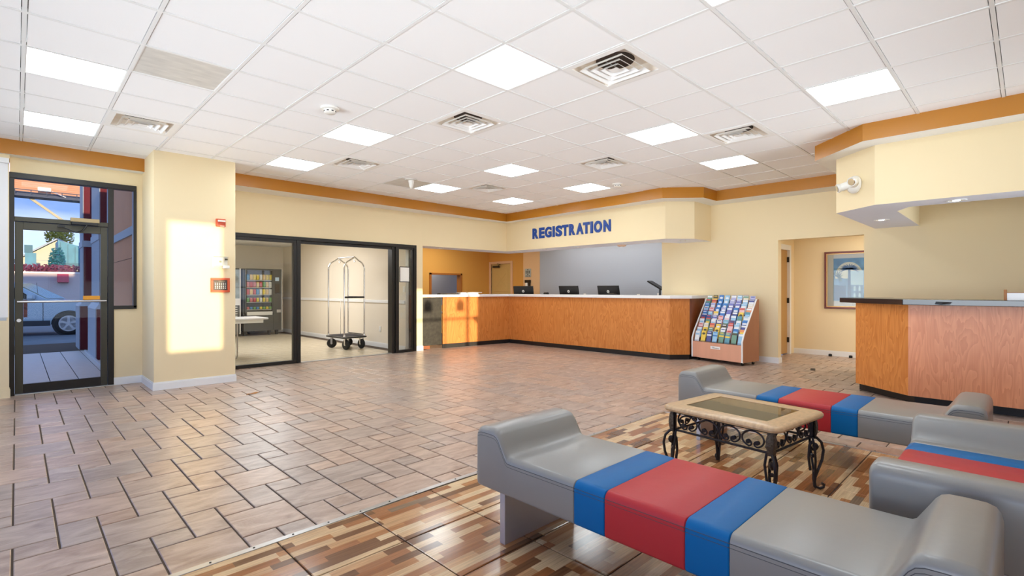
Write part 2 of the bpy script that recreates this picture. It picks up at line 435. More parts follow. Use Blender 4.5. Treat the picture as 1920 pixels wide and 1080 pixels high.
# ------------------------------------------------------------------ ceiling
ceil = struct('ceiling', MB().prism([(-2.8, -2.5), (11.4, -2.5), (11.4, 16), (1.7, 16), (1.7, 8.62), (-2.8, 8.62)], 3.14, 3.26), mat('dark_plenum', lin(70, 68, 66), .9))
LIGHTS = [(-3,4),(-3,7),(1,-3),(1,0),(1,4),(1,7),(5,-3),(5,0),(5,4),(5,7),(8,0),(8,4),(8,7)]
VENTS = [(2,-1),(-2,6),(2,2),(2,6),(6,-1),(6,2),(6,6)]
STAIN = (-2, 3); GREYT = (4, 7)
tmesh = MB().box(-.2885, -.2885, .003, .2885, .2885, .022).mesh('ceiling_tile', CEILP)
tmesh2 = MB().box(-.2885, -.2885, .003, .2885, .2885, .022).mesh('ceiling_tile', STAINED)
cf = MB()
for bx in range(-8, 12):
    for a in range(-9, 10):
        if (bx, a) in LIGHTS or (bx, a) in VENTS or (bx, a) == STAIN: continue
        x, y = GX+GS*(bx+.5), GY+GS*(a+.5)
        if y > 8.75 or x > 9.2: continue
        vis = any(inview(x+dx, y+dy, ZC, 20) for dx in (-.3, .3) for dy in (-.3, .3))
        if vis and (bx, a) == GREYT: put('ceiling_tile', tmesh2, ceil, loc=(x, y, ZC))
        elif vis: put('ceiling_tile', tmesh, ceil, loc=(x, y, ZC+random.uniform(-.001, .002)))
        else: cf.box(x-.2985, y-.2985, ZC+.006, x+.2985, y+.2985, ZC+.02)
tag(cf.build('ceiling_tile_field', CEILP, ceil), kind='stuff')
for bx in range(-8, 13):
    x = GX+GS*bx
    if x < 9.1: MB().box(x-.012, -2.4, ZC, x+.012, 8.6, ZC+.026).build('grid_bar', BARS, ceil)
for a in range(-9, 11):
    y = GY+GS*a
    if y < 8.7: MB().box(-2.7, y-.012, ZC-.0006, 9.1, y+.012, ZC+.026).build('grid_bar', BARS, ceil)

rowname = {-3: 'the row above the entrance door', 1: 'the row nearest the tall pillar', 5: 'the middle row over the lobby', 8: 'the row nearest the registration desk'}
ordn = ['first', 'second', 'third', 'fourth', 'fifth', 'sixth', 'seventh']
fr = MB()
h = .2985
for (x0, y0, x1, y1) in ((-h,-h,h,-h+.012),(-h,h-.012,h,h),(-h,-h+.012,-h+.012,h-.012),(h-.012,-h+.012,h,h-.012)): fr.box(x0, y0, .002, x1, y1, .03)
frm = fr.mesh('light_frame', BARS)
dfm = MB().box(-h+.012, -h+.012, .005, h-.012, h-.012, .012).mesh('diffuser', EMIT)
for bx in (-3, 1, 5, 8):
    col = sorted(a for b, a in LIGHTS if b == bx)
    for i, a in enumerate(col):
        t = thing('ceiling_light', 'square glowing ceiling panel, %s from the camera in %s' % (ordn[i], rowname[bx]), 'ceiling light', (GX+GS*(bx+.5), GY+GS*(a+.5), ZC), group='square light panels in the ceiling grid')
        put('light_frame', frm, t); put('diffuser', dfm, t)
t = thing('ceiling_panel', 'dull stained translucent ceiling panel, unlit, beside the brightest left light', 'ceiling panel', (GX+GS*(STAIN[0]+.5), GY+GS*(STAIN[1]+.5), ZC))
put('panel_frame', frm, t); MB().box(-h+.012, -h+.012, .005, h-.012, h-.012, .012).build('panel_sheet', STAINED, t)

def ringm(hs, z0, hs2, z1, th=.004):
    """sloping square louvre ring"""
    mb = MB(); q = lambda a, z: [(-a,-a,z),(a,-a,z),(a,a,z),(-a,a,z)]
    r = [q(hs, z0), q(hs2, z1), q(hs2-th, z1), q(hs-th, z0)]
    o = [v for k in r for v in k]; n = 4
    fs = []
    for i in range(4):
        for j in range(4):
            fs.append((i*4+j, i*4+(j+1) % 4, ((i+1) % 4)*4+(j+1) % 4, ((i+1) % 4)*4+j))
    return mb.add(o, fs)
vent_protos = None
VL = {(2,-1): 'large white ceiling vent with nested square louvres nearest the camera', (-2,6): 'white ceiling vent with nested louvres above the tall pillar side', (2,2): 'white louvred ceiling vent beside the smoke detector and middle light',
      (2,6): 'white louvred ceiling vent above the glass partition wall', (6,-1): 'white louvred ceiling vent nearest the desk soffit on the right', (6,2): 'white louvred ceiling vent in the middle before the registration sign', (6,6): 'small looking white ceiling vent in the far corner over the registration desk'}
def vent(cell):
    global vent_protos
    t = thing('ceiling_vent', VL[cell], 'ceiling vent', (GX+GS*(cell[0]+.5), GY+GS*(cell[1]+.5), ZC), group='square louvred air vents in the ceiling')
    if vent_protos is None:
        f = MB(); a, b = .2985, .245
        for (x0, y0, x1, y1) in ((-a,-a,a,-b),(-a,b,a,a),(-a,-b,-b,b),(b,-b,a,b)): f.box(x0, y0, -.002, x1, y1, .02)
        pl = MB()
        q = lambda s_, z: [(-s_,-s_,z),(s_,-s_,z),(s_,s_,z),(-s_,s_,z)]
        vs = q(.245, .004)+q(.215, .070)
        pl.add(vs, [(0,1,5,4),(1,2,6,5),(2,3,7,6),(3,0,4,7),(4,5,6,7)])
        du = MB().lathe([(.15, .064), (.15, .069)], n=24)
        vent_protos = [('vent_frame', f.mesh('vent_frame', VENTW)), ('plenum', pl.mesh('plenum', DUST)), ('duct_opening', du.mesh('duct_opening', DUCT)),
                       ('louvre', ringm(.200, -.016, .168, .014).mesh('louvre', VENTW)), ('louvre', ringm(.140, -.014, .110, .014).mesh('louvre', VENTW)), ('louvre', ringm(.085, -.012, .058, .012).mesh('louvre', VENTW)),
                       ('louvre', MB().add([(-.040,-.040,-.010),(.040,-.040,-.010),(.040,.040,-.010),(-.040,.040,-.010),(0,0,.012)], [(0,1,2,3),(0,1,4),(1,2,4),(2,3,4),(3,0,4)]).mesh('louvre', VENTW)),
                       ('hanger', MB().tube([(0, 0, .005), (0, 0, .065)], .004, 6).tube([(-.15, 0, .02), (.15, 0, .02)], .003, 6).mesh('hanger', STEEL))]
    for n, m in vent_protos: put(n, m, t)
for c in VENTS: vent(c)
# detectors on the ceiling
def detector(name, label, x, y, cone=False):
    t = thing(name, label, 'smoke detector', (x, y, ZC-.001))
    if cone:
        MB().lathe([(.045, 0), (.045, -.02), (.038, -.05), (.03, -.11), (.012, -.135), (.004, -.138)], n=20).build('body', PLW, t, smooth=True)
        MB().lathe([(.10, .004), (.10, -.006), (.05, -.01)], n=24).build('mounting_plate', STAINED, t)
    else:
        MB().lathe([(.085, .004), (.085, -.012), (.06, -.018)], n=28).build('base', PLW, t, smooth=True)
        MB().lathe([(.056, -.016), (.056, -.042), (.045, -.05), (.004, -.051)], n=28).build('sensor_head', PLW, t, smooth=True)
        for k in range(8):
            an = k*PI/4; d = Vector((math.cos(an), math.sin(an), 0))
            MB().obox(d*.0555+Vector((0, 0, -.033)), d, (-d.y, d.x, 0), (0, 0, 1), .002, .010, .005).build('slot', PLB, t)
detector('smoke_detector', 'round white smoke detector on the ceiling near the entrance side', GX+GS*.48, GY+GS*3.47)
detector('smoke_detector', 'small round smoke detector on the ceiling before the registration sign', GX+GS*8.61, GY+GS*3.56)
detector('sensor_dome', 'white cone shaped sensor hanging under the dull grey ceiling tile', GX+GS*4.32, GY+GS*7.05, True)

# ------------------------------------------------------------------ walls
def wall(name, boxes, m=WALL):
    mb = MB()
    for b in boxes: mb.box(*b)
    return struct(name, mb, m)
H = 3.15
YG = 8.80
wall('wall_left', [(2.1, YG, 2.165, 5.86, YG+.14, H), (5.86, YG, -.01, 6.02, YG+.16, H), (1.3, YG, -.01, 2.1, YG+.14, H)])
YD = 8.47
wall('wall_entrance', [(-.06, YD, 2.66, 1.40, YD+.14, H), (1.155, YD, 1.01, 1.40, YD+.14, 2.66), (.92, YD, -.01, 1.40, YD+.14, 1.01), (-.35, YD-.13, 2.80, -.06, YD+.14, H), (-2.7, YD-.13, 2.80, -.35, YD+.14, H), (-2.7, YD-.13, -.01, -.065, YD+.14, .90), (-2.7, YD-.10, .9, -2.2, YD+.14, 2.8), (-.085, YD-.1, .9, -.065, YD+.14, 2.8)])
pillar = struct('pillar', MB().box(1.225, 7.66, -.01, 2.155, YG+.05, 3.03), WALL)
XB = 9.30
wall('wall_back', [(XB, 2.994, -.01, XB+.15, 5.175, H), (XB, 1.767, 2.11, XB+.15, 2.994, H), (XB, -2.4, -.01, XB+.15, 1.767, H)])
# fascia over the registration desk, white below
REG = [(6.0, 8.80), (8.34, 8.70), (8.26, 4.53), (8.64, 4.17), (9.35, 4.17), (9.35, 4.76), (8.86, 4.95), (8.92, 9.22), (6.0, 9.27)]
struct('wall_registration', MB().prism(REG, 2.17, 3.05, 0, 1), [WALL, SOFF])
DESK = [(9.35, 1.626), (7.08, 1.626), (6.67, 1.17), (6.69, -2.35), (7.19, -2.35), (7.11, .93), (7.40, 1.08), (9.35, 1.10)]
struct('wall_concierge', MB().prism(DESK, 2.188, 2.95, 0, 1), [WALL, SOFF])
# brown cornice band with its white underside
BND = [(2.1, 8.335), (8.12, 8.47), (7.93, 4.40), (8.39, 3.885), (8.87, 3.87), (8.87, 1.828), (6.975, 1.828), (6.395, 1.228), (6.43, -2.35), (6.9, -2.35), (6.95, .9), (7.3, 1.4), (9.33, 1.45), (9.33, 4.4), (8.9, 4.7), (8.6, 8.9), (2.1, 8.9)]
struct('trim_4', MB().prism(BND, 2.836, 3.02, 0, 1), [BAND, WHITE])
struct('trim_5', MB().prism([(-2.6, 8.305), (1.23, 8.305), (1.23, 8.6), (-2.6, 8.6)], 2.845, 3.02, 0, 1), [BAND, WHITE])
# rear and side walls of the lobby (behind the camera) with their window openings
YR = -2.3
wall('wall_rear', [(-2.7, YR-.12, -.1, .83, YR, H), (.83, YR-.12, -.1, 1.44, YR, 1.115), (.83, YR-.12, 2.785, 1.44, YR, H), (1.44, YR-.12, -.1, 5.24, YR, H),
                   (5.24, YR-.12, 1.98, 6.83, YR, H), (6.83, YR-.12, -.1, 11.3, YR, H), (5.24, YR-.12, -.1, 6.83, YR, .55)])
XW = -2.6
wall('wall_west', [(XW-.12, YR, 2.86, XW, 8.4, H), (XW-.12, YR, -.1, XW, 8.4, .25), (XW-.12, 8.1, .2, XW, 8.6, 2.9), (XW-.12, YR-.12, .2, XW, YR+.1, 2.9)])
w = MB()
for k in range(7):
    y = YR+.1+k*1.35; w.box(XW-.10, y-.03, .25, XW-.02, y+.03, 2.86)
w.box(XW-.10, YR, 2.1, XW-.02, 8.2, 2.16)
struct('window_1', w, BRONZE)
w = MB().box(5.24, YR-.09, 1.32, 6.83, YR-.03, 1.365).box(6.53, YR-.09, .55, 6.60, YR-.03, 1.98).box(5.98, YR-.09, .55, 6.01, YR-.03, 1.98).box(5.24, YR-.09, .55, 6.83, YR-.03, .58)
struct('window_2', w, BRONZE)

# ---- adjoining rooms
wall('wall_vending', [(5.70, YG+.14, -.01, 6.02, 15.8, H), (1.75, 15.6, -.01, 5.8, 15.75, H), (1.75, YG+.1, -.01, 1.87, 15.7, H)], WALLW)
struct('ceiling_vending', MB().box(1.8, YG+.1, 2.52, 5.75, 15.7, 2.58), VCEIL)
wall('wall_office', [(6.0, 11.95, -.01, 8.40, 12.08, H), (9.56, 11.95, -.01, 10.85, 12.08, H), (8.40, 11.95, 1.74, 9.56, 12.08, H), (8.40, 11.95, -.01, 9.56, 12.08, .80),
                     (10.70, 10.95, 2.10, 10.85, 11.86, H), (10.70, 11.86, -.01, 10.85, 12.0, H), (10.70, 9.95, -.01, 10.85, 10.95, H)], YELLOW)
wall('wall_office_side', [(10.30, 9.43, -.01, 10.75, 10.06, H)], mat('peach_paint', lin(226, 186, 140), .75))
wall('wall_grey', [(10.31, 3.6, -.01, 10.75, 9.43, H)], GREYW)
wall('wall_passthrough', [(7.4, 12.9, -.01, 11.4, 13.0, 2.75)], GREYW)
struct('ceiling_office', MB().box(6.0, 9.1, 2.75, 10.8, 13.0, 2.8).box(9.46, 3.6, 2.75, 10.8, 9.2, 2.8), VCEIL)
wall('wall_hall', [(11.10, -2.4, -.01, 11.22, 3.4, H), (9.42, 3.28, 2.13, 11.2, 3.42, H), (9.42, 3.28, -.01, 9.97, 3.42, 2.13), (10.88, 3.28, -.01, 11.15, 3.42, 2.13), (9.42, 3.42, -.01, 10.4, 3.7, H)])
struct('ceiling_hall', MB().box(9.40, -2.4, 2.42, 11.15, 3.35, 2.46), VCEIL)

# baseboards
def base(name, pts, hgt=.10, th=.012, m=WHITE):
    mb = MB()
    for (x0, y0), (x1, y1) in zip(pts, pts[1:]):
        d = Vector((x1-x0, y1-y0, 0)); L = d.length; d.normalize(); n = Vector((d.y, -d.x, 0))
        c = Vector(((x0+x1)/2, (y0+y1)/2, 0))
        mb.obox(c+n*th*.5+Vector((0, 0, hgt*.42)), d, n, (0, 0, 1), L/2+th*.9, th*.5, hgt*.42)
        mb.obox(c+n*th*.3+Vector((0, 0, hgt*.92)), d, n, (0, 0, 1), L/2+th*.5, th*.3, hgt*.08)
    return struct(name, mb, m)
base('baseboard_pillar', [(1.225, YD), (1.225, 7.66), (2.155, 7.66), (2.155, YG)])
base('baseboard_entrance', [(.92, YD), (1.225, YD)])
base('baseboard_left', [(5.86, YG), (6.02, YG)])
base('baseboard_right', [(XB, 4.2), (XB, 2.994), (XB+.15, 2.994)])
base('baseboard_hall', [(11.10, 3.28), (11.10, -2)])
base('baseboard_vending', [(5.70, 15.6), (5.70, YG+.16)])
base('baseboard_vending_back', [(1.87, 15.6), (5.70, 15.6)])
struct('trim_6', MB().box(5.672, YG+.16, .97, 5.70, 15.6, 1.035), WHITE, bevel=.006)
base('baseboard_front', [(-2.6, YD-.13), (-.065, YD-.13)], .12, .012, WALL)

# room lamps of the adjoining rooms (area lamps at their ceilings)
def lamp(name, x, y, z, sx_, sy_, e, c=(1, .95, .86)):
    l = bpy.data.lights.new(name, 'AREA'); l.shape = 'RECTANGLE'; l.size = sx_; l.size_y = sy_; l.energy = e; l.color = c
    o = bpy.data.objects.new(name, l); COL.objects.link(o); o.location = (x, y, z); return o
lamp('vending_lamp', 3.9, 11.6, 2.50, 1.2, 2.4, 86, (.97, .98, 1))
lamp('office_lamp', 8.2, 10.6, 2.73, 1.2, 1.2, 38, (1, .90, .74))
lamp('desk_lamp', 9.55, 7.0, 2.73, .5, 3.2, 29, (1, .97, .95))
lamp('hall_lamp', 10.3, .9, 2.40, .6, 1.2, 42, (1, .99, .96))
lamp('passage_lamp', 9.0, 12.5, 2.2, .5, .3, 6, (1, .97, .95))


# ------------------------------------------------------------------ registration desk
t = thing('registration_desk', 'long oak veneer registration desk with black toe kick, L shaped', 'desk', (6.55, 8.82, 0))
def rel(pts, o): return [(x-o[0], y-o[1]) for x, y in pts]
O = (6.55, 8.82)
FR = [(6.55, 8.82), (8.33, 8.60), (8.40, 4.52), (8.68, 4.28), (9.28, 4.28)]
def wallstrip(pts, z0, z1, th, inward=1):
    mb = MB()
    for (x0, y0), (x1, y1) in zip(pts, pts[1:]):
        d = Vector((x1-x0, y1-y0, 0)); L = d.length; d.normalize(); n = Vector((-d.y, d.x, 0))*inward
        mb.obox(Vector(((x0+x1)/2, (y0+y1)/2, (z0+z1)/2))+n*th/2, d, n, (0, 0, 1), L/2, th/2, (z1-z0)/2)
    return mb
P = rel(FR, O)
for k in range(4):
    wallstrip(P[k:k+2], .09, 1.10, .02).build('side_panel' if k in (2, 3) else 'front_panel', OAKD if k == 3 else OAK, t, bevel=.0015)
toe = [(6.55, 8.832), (8.345, 8.612), (8.415, 4.53), (8.69, 4.292), (9.28, 4.292)]
T = rel(toe, O)
for k in range(4): wallstrip(T[k:k+2], 0, .092, .012).build('toe_kick', BLACK, t)
MB().box(8.62-O[0], 4.5-O[1], .74, 9.25-O[0], 8.9-O[1], .77).build('work_shelf', COUNT, t)
MB().box(6.6-O[0], 8.86-O[1], .74, 8.7-O[0], 9.3-O[1], .77).build('work_shelf', COUNT, t)
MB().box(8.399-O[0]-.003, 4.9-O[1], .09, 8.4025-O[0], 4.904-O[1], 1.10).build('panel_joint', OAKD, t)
ct = MB().prism([(6.08, 8.90), (6.50, 8.78), (8.27, 8.555), (8.34, 4.48), (8.64, 4.22), (9.29, 4.22), (9.29, 4.9), (8.78, 4.95), (8.74, 8.98), (6.08, 9.36)], 1.10, 1.155).build('worktop', COUNT, bevel=.004)
tag(ct, 'white laminate L shaped worktop running along the oak registration desk', 'worktop')
t = thing('counter_gate', 'scuffed black gate panel between wall end and oak registration desk', 'gate', (6.04, 8.93, 0))
d = Vector((.50, -.08, 0)).normalized()
MB().obox((.245, -.04, .585), d, (-d.y, d.x, 0), (0, 0, 1), .245, .012, .505).build('gate_leaf', GATE, t, bevel=.003)
MB().obox((.485, -.076, .585), d, (-d.y, d.x, 0), (0, 0, 1), .008, .016, .505).build('edge_strip', BLACK, t)
MB().obox((.13, -.01, .037), d, (-d.y, d.x, 0), (0, 0, 1), .10, .012, .035).build('kick_board', OAKD, t)

# clutter on the desk
t = thing('keyboard_tray', 'dark keyboard lying at the left end of the white worktop', 'keyboard', (6.78, 8.93, 1.1555), -.12)
MB().box(-.24, -.08, 0, .24, .08, .022).build('body', PLB, t, bevel=.004)
kk = MB().box(-.007, -.007, 0, .007, .007, .006).mesh('key', mat('brown_plastic', lin(80, 58, 50), .5))
for i in range(14):
    for j in range(4): put('key', kk, t, loc=(-.21+i*.0322, -.05+j*.032, .022))
t = thing('paper_stack', 'white binder and papers stacked on the worktop beside the keyboard', 'papers', (7.27, 8.82, 1.1555), -.12)
MB().box(-.27, -.10, 0, .2, .11, .03).build('binder', COUNT, t, bevel=.003); MB().box(-.1, -.09, .03, .30, .10, .046).build('paper', PLW, t)
MB().box(-.26, -.095, .03, -.13, .10, .044).build('notepad', PLW, t)

def fontmesh(ch, off=0.0):
    cu = bpy.data.curves.new('glyph', 'FONT'); cu.body = ch; cu.offset = off; cu.extrude = .5; cu.resolution_u = 6
    o = bpy.data.objects.new('glyph', cu); COL.objects.link(o)
    dg = bpy.context.evaluated_depsgraph_get(); me = bpy.data.meshes.new_from_object(o.evaluated_get(dg))
    bpy.data.objects.remove(o); bpy.data.curves.remove(cu)
    return me
def glyph(ch, w, hgt, dep, m, name='letter', off=.05):
    """letter mesh in the XZ plane, origin lower left, facing -Y"""
    me = fontmesh(ch, off); vs = [v.co.copy() for v in me.vertices]
    x0 = min(v.x for v in vs); x1 = max(v.x for v in vs); y0 = min(v.y for v in vs); y1 = max(v.y for v in vs)
    for v, c in zip(me.vertices, vs):
        v.co = ((c.x-x0)/(x1-x0)*w, -(c.z+.5)*dep, (c.y-y0)/(y1-y0)*hgt)
    me.materials.clear(); me.materials.append(m); me.name = name
    return me
# sign letters on the fascia: sign stands on x = 8.26..8.34, reading towards -y
t = thing('registration_sign', 'raised blue letters reading REGISTRATION on the cream fascia', 'sign', (8.315, 7.83, 2.40), math.atan2(-4.17, -.08))
span = 2.135; ext = [(165,285),(297,410),(415,555),(573,617),(632,768),(765,893),(905,1033),(1050,1200),(1190,1325),(1340,1390),(1408,1578),(1600,1755)]
def ypix(px):
    u = (980+px/10.667-960)/948.17; dx, dy = CX+u*CY_, CY_-u*CX
    return 8.29*dy/dx
yst = ypix(165)
for ch, (a, b) in zip('REGISTRATION', ext):
    xa, xb = yst-ypix(a), yst-ypix(b)
    put('letter', glyph(ch, (xb-xa)*.95, .235, .018, SIGNB), t, loc=(xa+(xb-xa)*.025, .008, 0))

# monitors seen from behind
def monitor(label, x, y, rz, z=.77, w=.54, tilt=.22, n='computer_monitor'):
    t = thing(n, label, 'monitor', (x, y, z), rz)
    R = Matrix.Rotation(tilt, 3, 'X')
    up = R @ Vector((0, 0, 1)); nn = R @ Vector((0, -1, 0)); c = Vector((0, 0, .41))
    MB().obox(c, (1, 0, 0), nn, up, w/2, .016, .17).build('back_shell', PLB, t, bevel=.006)
    MB().obox(c-nn*.018, (1, 0, 0), nn, up, w/2-.012, .002, .158).build('screen', DARKTOP, t)
    q = c+nn*.0175+up*.045
    b = MB(); o = [q+Vector((math.cos(k*PI/12), 0, 0))*.032+up*(.032*math.sin(k*PI/12)) for k in range(24)]
    b.add([p+nn*.001 for p in o]+[p-nn*.001 for p in o], [tuple(range(24))]); 
    lg = b.build('logo', PLW, t)
    for ch, xx, w_, h_ in (('h', -.017, .014, .032), ('p', .003, .014, .032)):
        me = glyph(ch, w_, h_, .0006, PLB, 'logo_letter', .02)
        for v in me.vertices:
            p = v.co.copy(); v.co = q+Vector((p.x+xx+(p.z-.016)*.25, 0, 0))+up*(p.z-(.016 if ch == 'h' else .027))+nn*(.0015-p.y)
        put('logo_letter', me, lg)
    MB().obox((0, .05, .14), (1, 0, 0), nn, up, .035, .012, .14).build('stand_neck', PLB, t)
    MB().box(-.12, -.06, 0, .12, .13, .012).build('stand_base', PLB, t, bevel=.003)
FACE = math.radians(-90)
monitor('black computer monitor with round logo leaning at the desk corner under the wall sign', 8.88, 8.66, FACE+math.radians(22), w=.52)
monitor('black computer monitor with round logo, left of the pair before the grey wall', 8.92, 7.26, FACE+.02)
monitor('black computer monitor with round logo, right of the pair before the grey wall', 8.92, 6.19, FACE-.02)
t = thing('pos_terminal', 'black angled terminal screen peeking out beside the cream wall edge', 'terminal', (9.75, 5.53, .77), FACE)
MB().obox((-.02, 0, .58), (1, 0, -.55), (0, 1, 0), (.55, 0, 1), .19, .10, .015).build('screen', PLB, t, bevel=.004)
MB().tube([(.05, 0, 0), (.06, 0, .5), (.02, 0, .56)], .02).build('stand', PLB, t)
MB().box(-.1, -.1, 0, .16, .1, .02).build('foot', PLB, t)
t = thing('side_table', 'work table behind the cream wall carrying the terminal', 'table', (9.78, 5.45, 0))
MB().box(-.3, -.5, .72, .45, .6, .77).build('table_top', COUNT, t)
for a in (-.27, .42):
    for b in (-.47, .57): MB().box(a-.02, b-.02, 0, a+.02, b+.02, .72).build('leg', STEEL, t)
t = thing('card_reader', 'small black card reader on the white worktop near the middle monitors', 'card reader', (8.62, 7.69, 1.1555), FACE)
MB().box(-.05, -.04, 0, .05, .04, .035).build('body', PLB, t, bevel=.006); MB().box(-.04, -.03, .035, .04, .03, .045).build('keypad', KEYS, t)
t = thing('printer_tray', 'low black tray at the foot of the right monitor on the worktop', 'tray', (8.68, 5.98, 1.1555), FACE)
MB().box(-.12, -.06, 0, .12, .06, .018).build('body', PLB, t, bevel=.004); MB().box(-.02, -.05, .018, .11, .05, .03).build('lid', KEYS, t)
t = thing('paper_tag', 'torn cream tag hanging from the worktop edge near the desk corner', 'tag', (8.349, 7.64, 1.10), FACE)
MB().prism([(-.055, 0), (.055, 0), (.02, -.02), (-.01, -.075)], 0, .0015, ax='y').build('paper', PLW, t)

# outlets on the grey wall
def outlet(name, label, loc, rz, w=.075, h=.12):
    t = thing(name, label, 'outlet', loc, rz)
    MB().box(-w/2, -.007, -h/2, w/2, 0, h/2).build('cover_plate', PLW, t, bevel=.002)
    for dz in (-.025, .025):
        MB().box(-.015, -.010, dz-.014, .015, -.006, dz+.014).build('socket', COUNT, t, bevel=.002)
    return t
outlet('wall_outlet', 'small cream outlet low on the grey wall between the two monitors', (10.305, 7.88, 1.10), FACE)
outlet('wall_outlet', 'small cream outlet on the grey wall right of both monitors', (10.305, 6.33, 1.10), FACE)
outlet('wall_outlet', 'cream outlet plate on the grey wall below the angled terminal', (10.305, 5.81, 1.12), FACE)

# office wall items
FM = mat('oak_frame', lin(176, 112, 48), .45)
w = MB().box(8.40, 11.90, .80, 8.45, 12.10, 1.74).box(9.51, 11.90, .80, 9.56, 12.10, 1.74).box(8.40, 11.90, 1.69, 9.56, 12.10, 1.74)
struct('window_3', w, FM)
d2 = thing('door_2', None, None, (10.70, 11.42, 0), FACE); d2['kind'] = 'structure'
DOORC = mat('cream_door_paint', lin(222, 196, 132), .5)
MB().box(-.44, .02, 0, .44, .06, 2.05).build('door_leaf', DOORC, d2)
for (x0, x1, z0, z1) in ((-.53, -.44, 0, 2.13), (.44, .53, 0, 2.13), (-.44, .44, 2.05, 2.13)):
    MB().box(x0, -.02, z0, x1, .08, z1).build('door_frame', mat('peach_trim', lin(240, 206, 172), .5) if not bpy.data.materials.get('peach_trim') else bpy.data.materials['peach_trim'], d2, bevel=.004)
for (z0, z1) in ((.25, .95), (1.08, 1.12), (1.2, 1.9)):
    x = .31
    MB().prism([(-x, z0), (x, z0), (x, z1), (-x, z1)], .012, .021, ax='y').build('door_panel', DOORC, d2, bevel=.006)
for sgn in (1, -1):
    MB().obox((0, .011, 1.55), (1, 0, sgn), (0, 1, 0), (-sgn, 0, 1), .28, .004, .005).build('panel_rib', DOORC, d2)
t = thing('door_closer', 'bronze door closer at the head of the cream office door', 'door closer', (10.69, 11.60, 1.97), FACE)
MB().box(-.14, -.05, -.03, .14, 0, .03).build('body', BRONZE2, t, bevel=.004); MB().tube([(.1, -.04, .03), (.3, -.12, .06), (.05, -.02, .09)], .008).build('arm', BRONZE2, t)
t = thing('wall_sign', 'square grey sign with rows of dark symbols on the peach wall', 'sign', (10.298, 9.87, 1.73), FACE)
MB().box(-.115, -.012, -.115, .115, 0, .115).build('sign_plate', mat('sign_grey', lin(168, 176, 172), .4), t)
for r_, cols in enumerate(((0,), (-1, 0, 1), (-1, 0, 1), (0,), (-1, 0, 1))):
    for c_ in cols:
        MB().box(c_*.06-.017, -.014, .088-r_*.044-.014, c_*.06+.017, -.011, .088-r_*.044+.014).build('symbol', PLB, t)
t = thing('wall_phone', 'black wall phone with white handset mounted under the square sign', 'phone', (10.298, 9.86, 1.47), FACE)
MB().box(-.10, -.05, -.02, .10, 0, .06).build('shelf', PLB, t, bevel=.005); MB().box(-.06, -.07, -.14, .02, 0, -.02).build('handset', PLW, t, bevel=.01); MB().box(.03, -.05, -.13, .09, 0, -.02).build('keypad', PLB, t, bevel=.005)
t = thing('fire_alarm', 'small red fire alarm on the ochre office wall edge', 'fire alarm', (8.0, 11.94, 2.06), 0)
MB().box(-.07, -.06, -.09, .07, 0, .09).build('housing', mat('alarm_red', lin(180, 30, 24), .4), t, bevel=.01); MB().box(-.04, -.075, .02, .04, -.06, .06).build('strobe_lens', PLW, t)

# recessed downlights under the soffits
def downlight(label, x, y, z, lit=False):
    t = thing('downlight', label, 'downlight', (x, y, z), group='recessed downlights under the soffits')
    MB().lathe([(.085, .0), (.085, -.006), (.066, -.006), (.064, .0)], n=28).build('trim_ring', WHITE, t, smooth=True)
    MB().lathe([(.064, -.0035), (.035, -.002)], n=28).build('reflector', CHROME, t, smooth=True)
    MB().lathe([(.034, -.004), (.026, -.008), (.004, -.010)], n=20).build('bulb', EMIT2 if lit else PLW, t, smooth=True)
zz = 2.170
for i, (x, y) in enumerate([(6.62, 9.00), (8.56, 8.52), (8.52, 7.65), (8.55, 6.72), (8.56, 5.55), (8.80, 4.47)]):
    downlight('recessed downlight under the registration soffit, %s counted from the partition wall' % ordn[i], x, y, zz)
downlight('recessed downlight at the corner end of the right desk soffit', 8.18, 1.36, 2.188, True)
downlight('recessed chrome downlight under the right soffit above the dark worktop', 6.93, .52, 2.188, True)
t = thing('smoke_detector', 'flat peach detector under the registration soffit before the grey wall', 'smoke detector', (8.78, 5.78, 2.169))
MB().lathe([(.09, 0), (.09, -.02), (.06, -.035), (.004, -.036)], n=24).build('body', mat('peach_plastic', lin(226, 190, 160), .5), t, smooth=True)
MB().lathe([(.03, -.034), (.028, -.042), (.003, -.043)], n=16).build('sensor', PLW, t)

# emergency light on the right fascia
ex, ey = 6.853, 1.387
t = thing('emergency_light', 'cream twin lamp emergency light on the right fascia', 'emergency light', (ex, ey, 2.465), math.atan2(-.456, -.41)+0)
MB().lathe([(.10, .0), (.10, -.02), (.092, -.035), (.06, -.06), (.004, -.065)], n=32, ax='y').build('back_plate', PLW, t, smooth=True)
for sx_ in (-1, 1):
    a = Vector((sx_*.10, -.09, -.012 if sx_ < 0 else .018))
    dr = Vector((sx_*.35, -.9, -.25)).normalized()
    MB().tube([(sx_*.02, -.03, 0), (sx_*.06, -.06, 0), a], [.045, .047, .045], 16).build('lamp_body', PLW, t, smooth=True)
    b = MB(); p0 = a-dr*.02; b.tube([p0, a+dr*.035, a+dr*.045], [.035, .052, .050], 20); b.build('lamp_head', PLW, t, smooth=True)
    MB().tube([a+dr*.044, a+dr*.050], [.043, .036], 20).build('lens', CHROME, t, smooth=True)

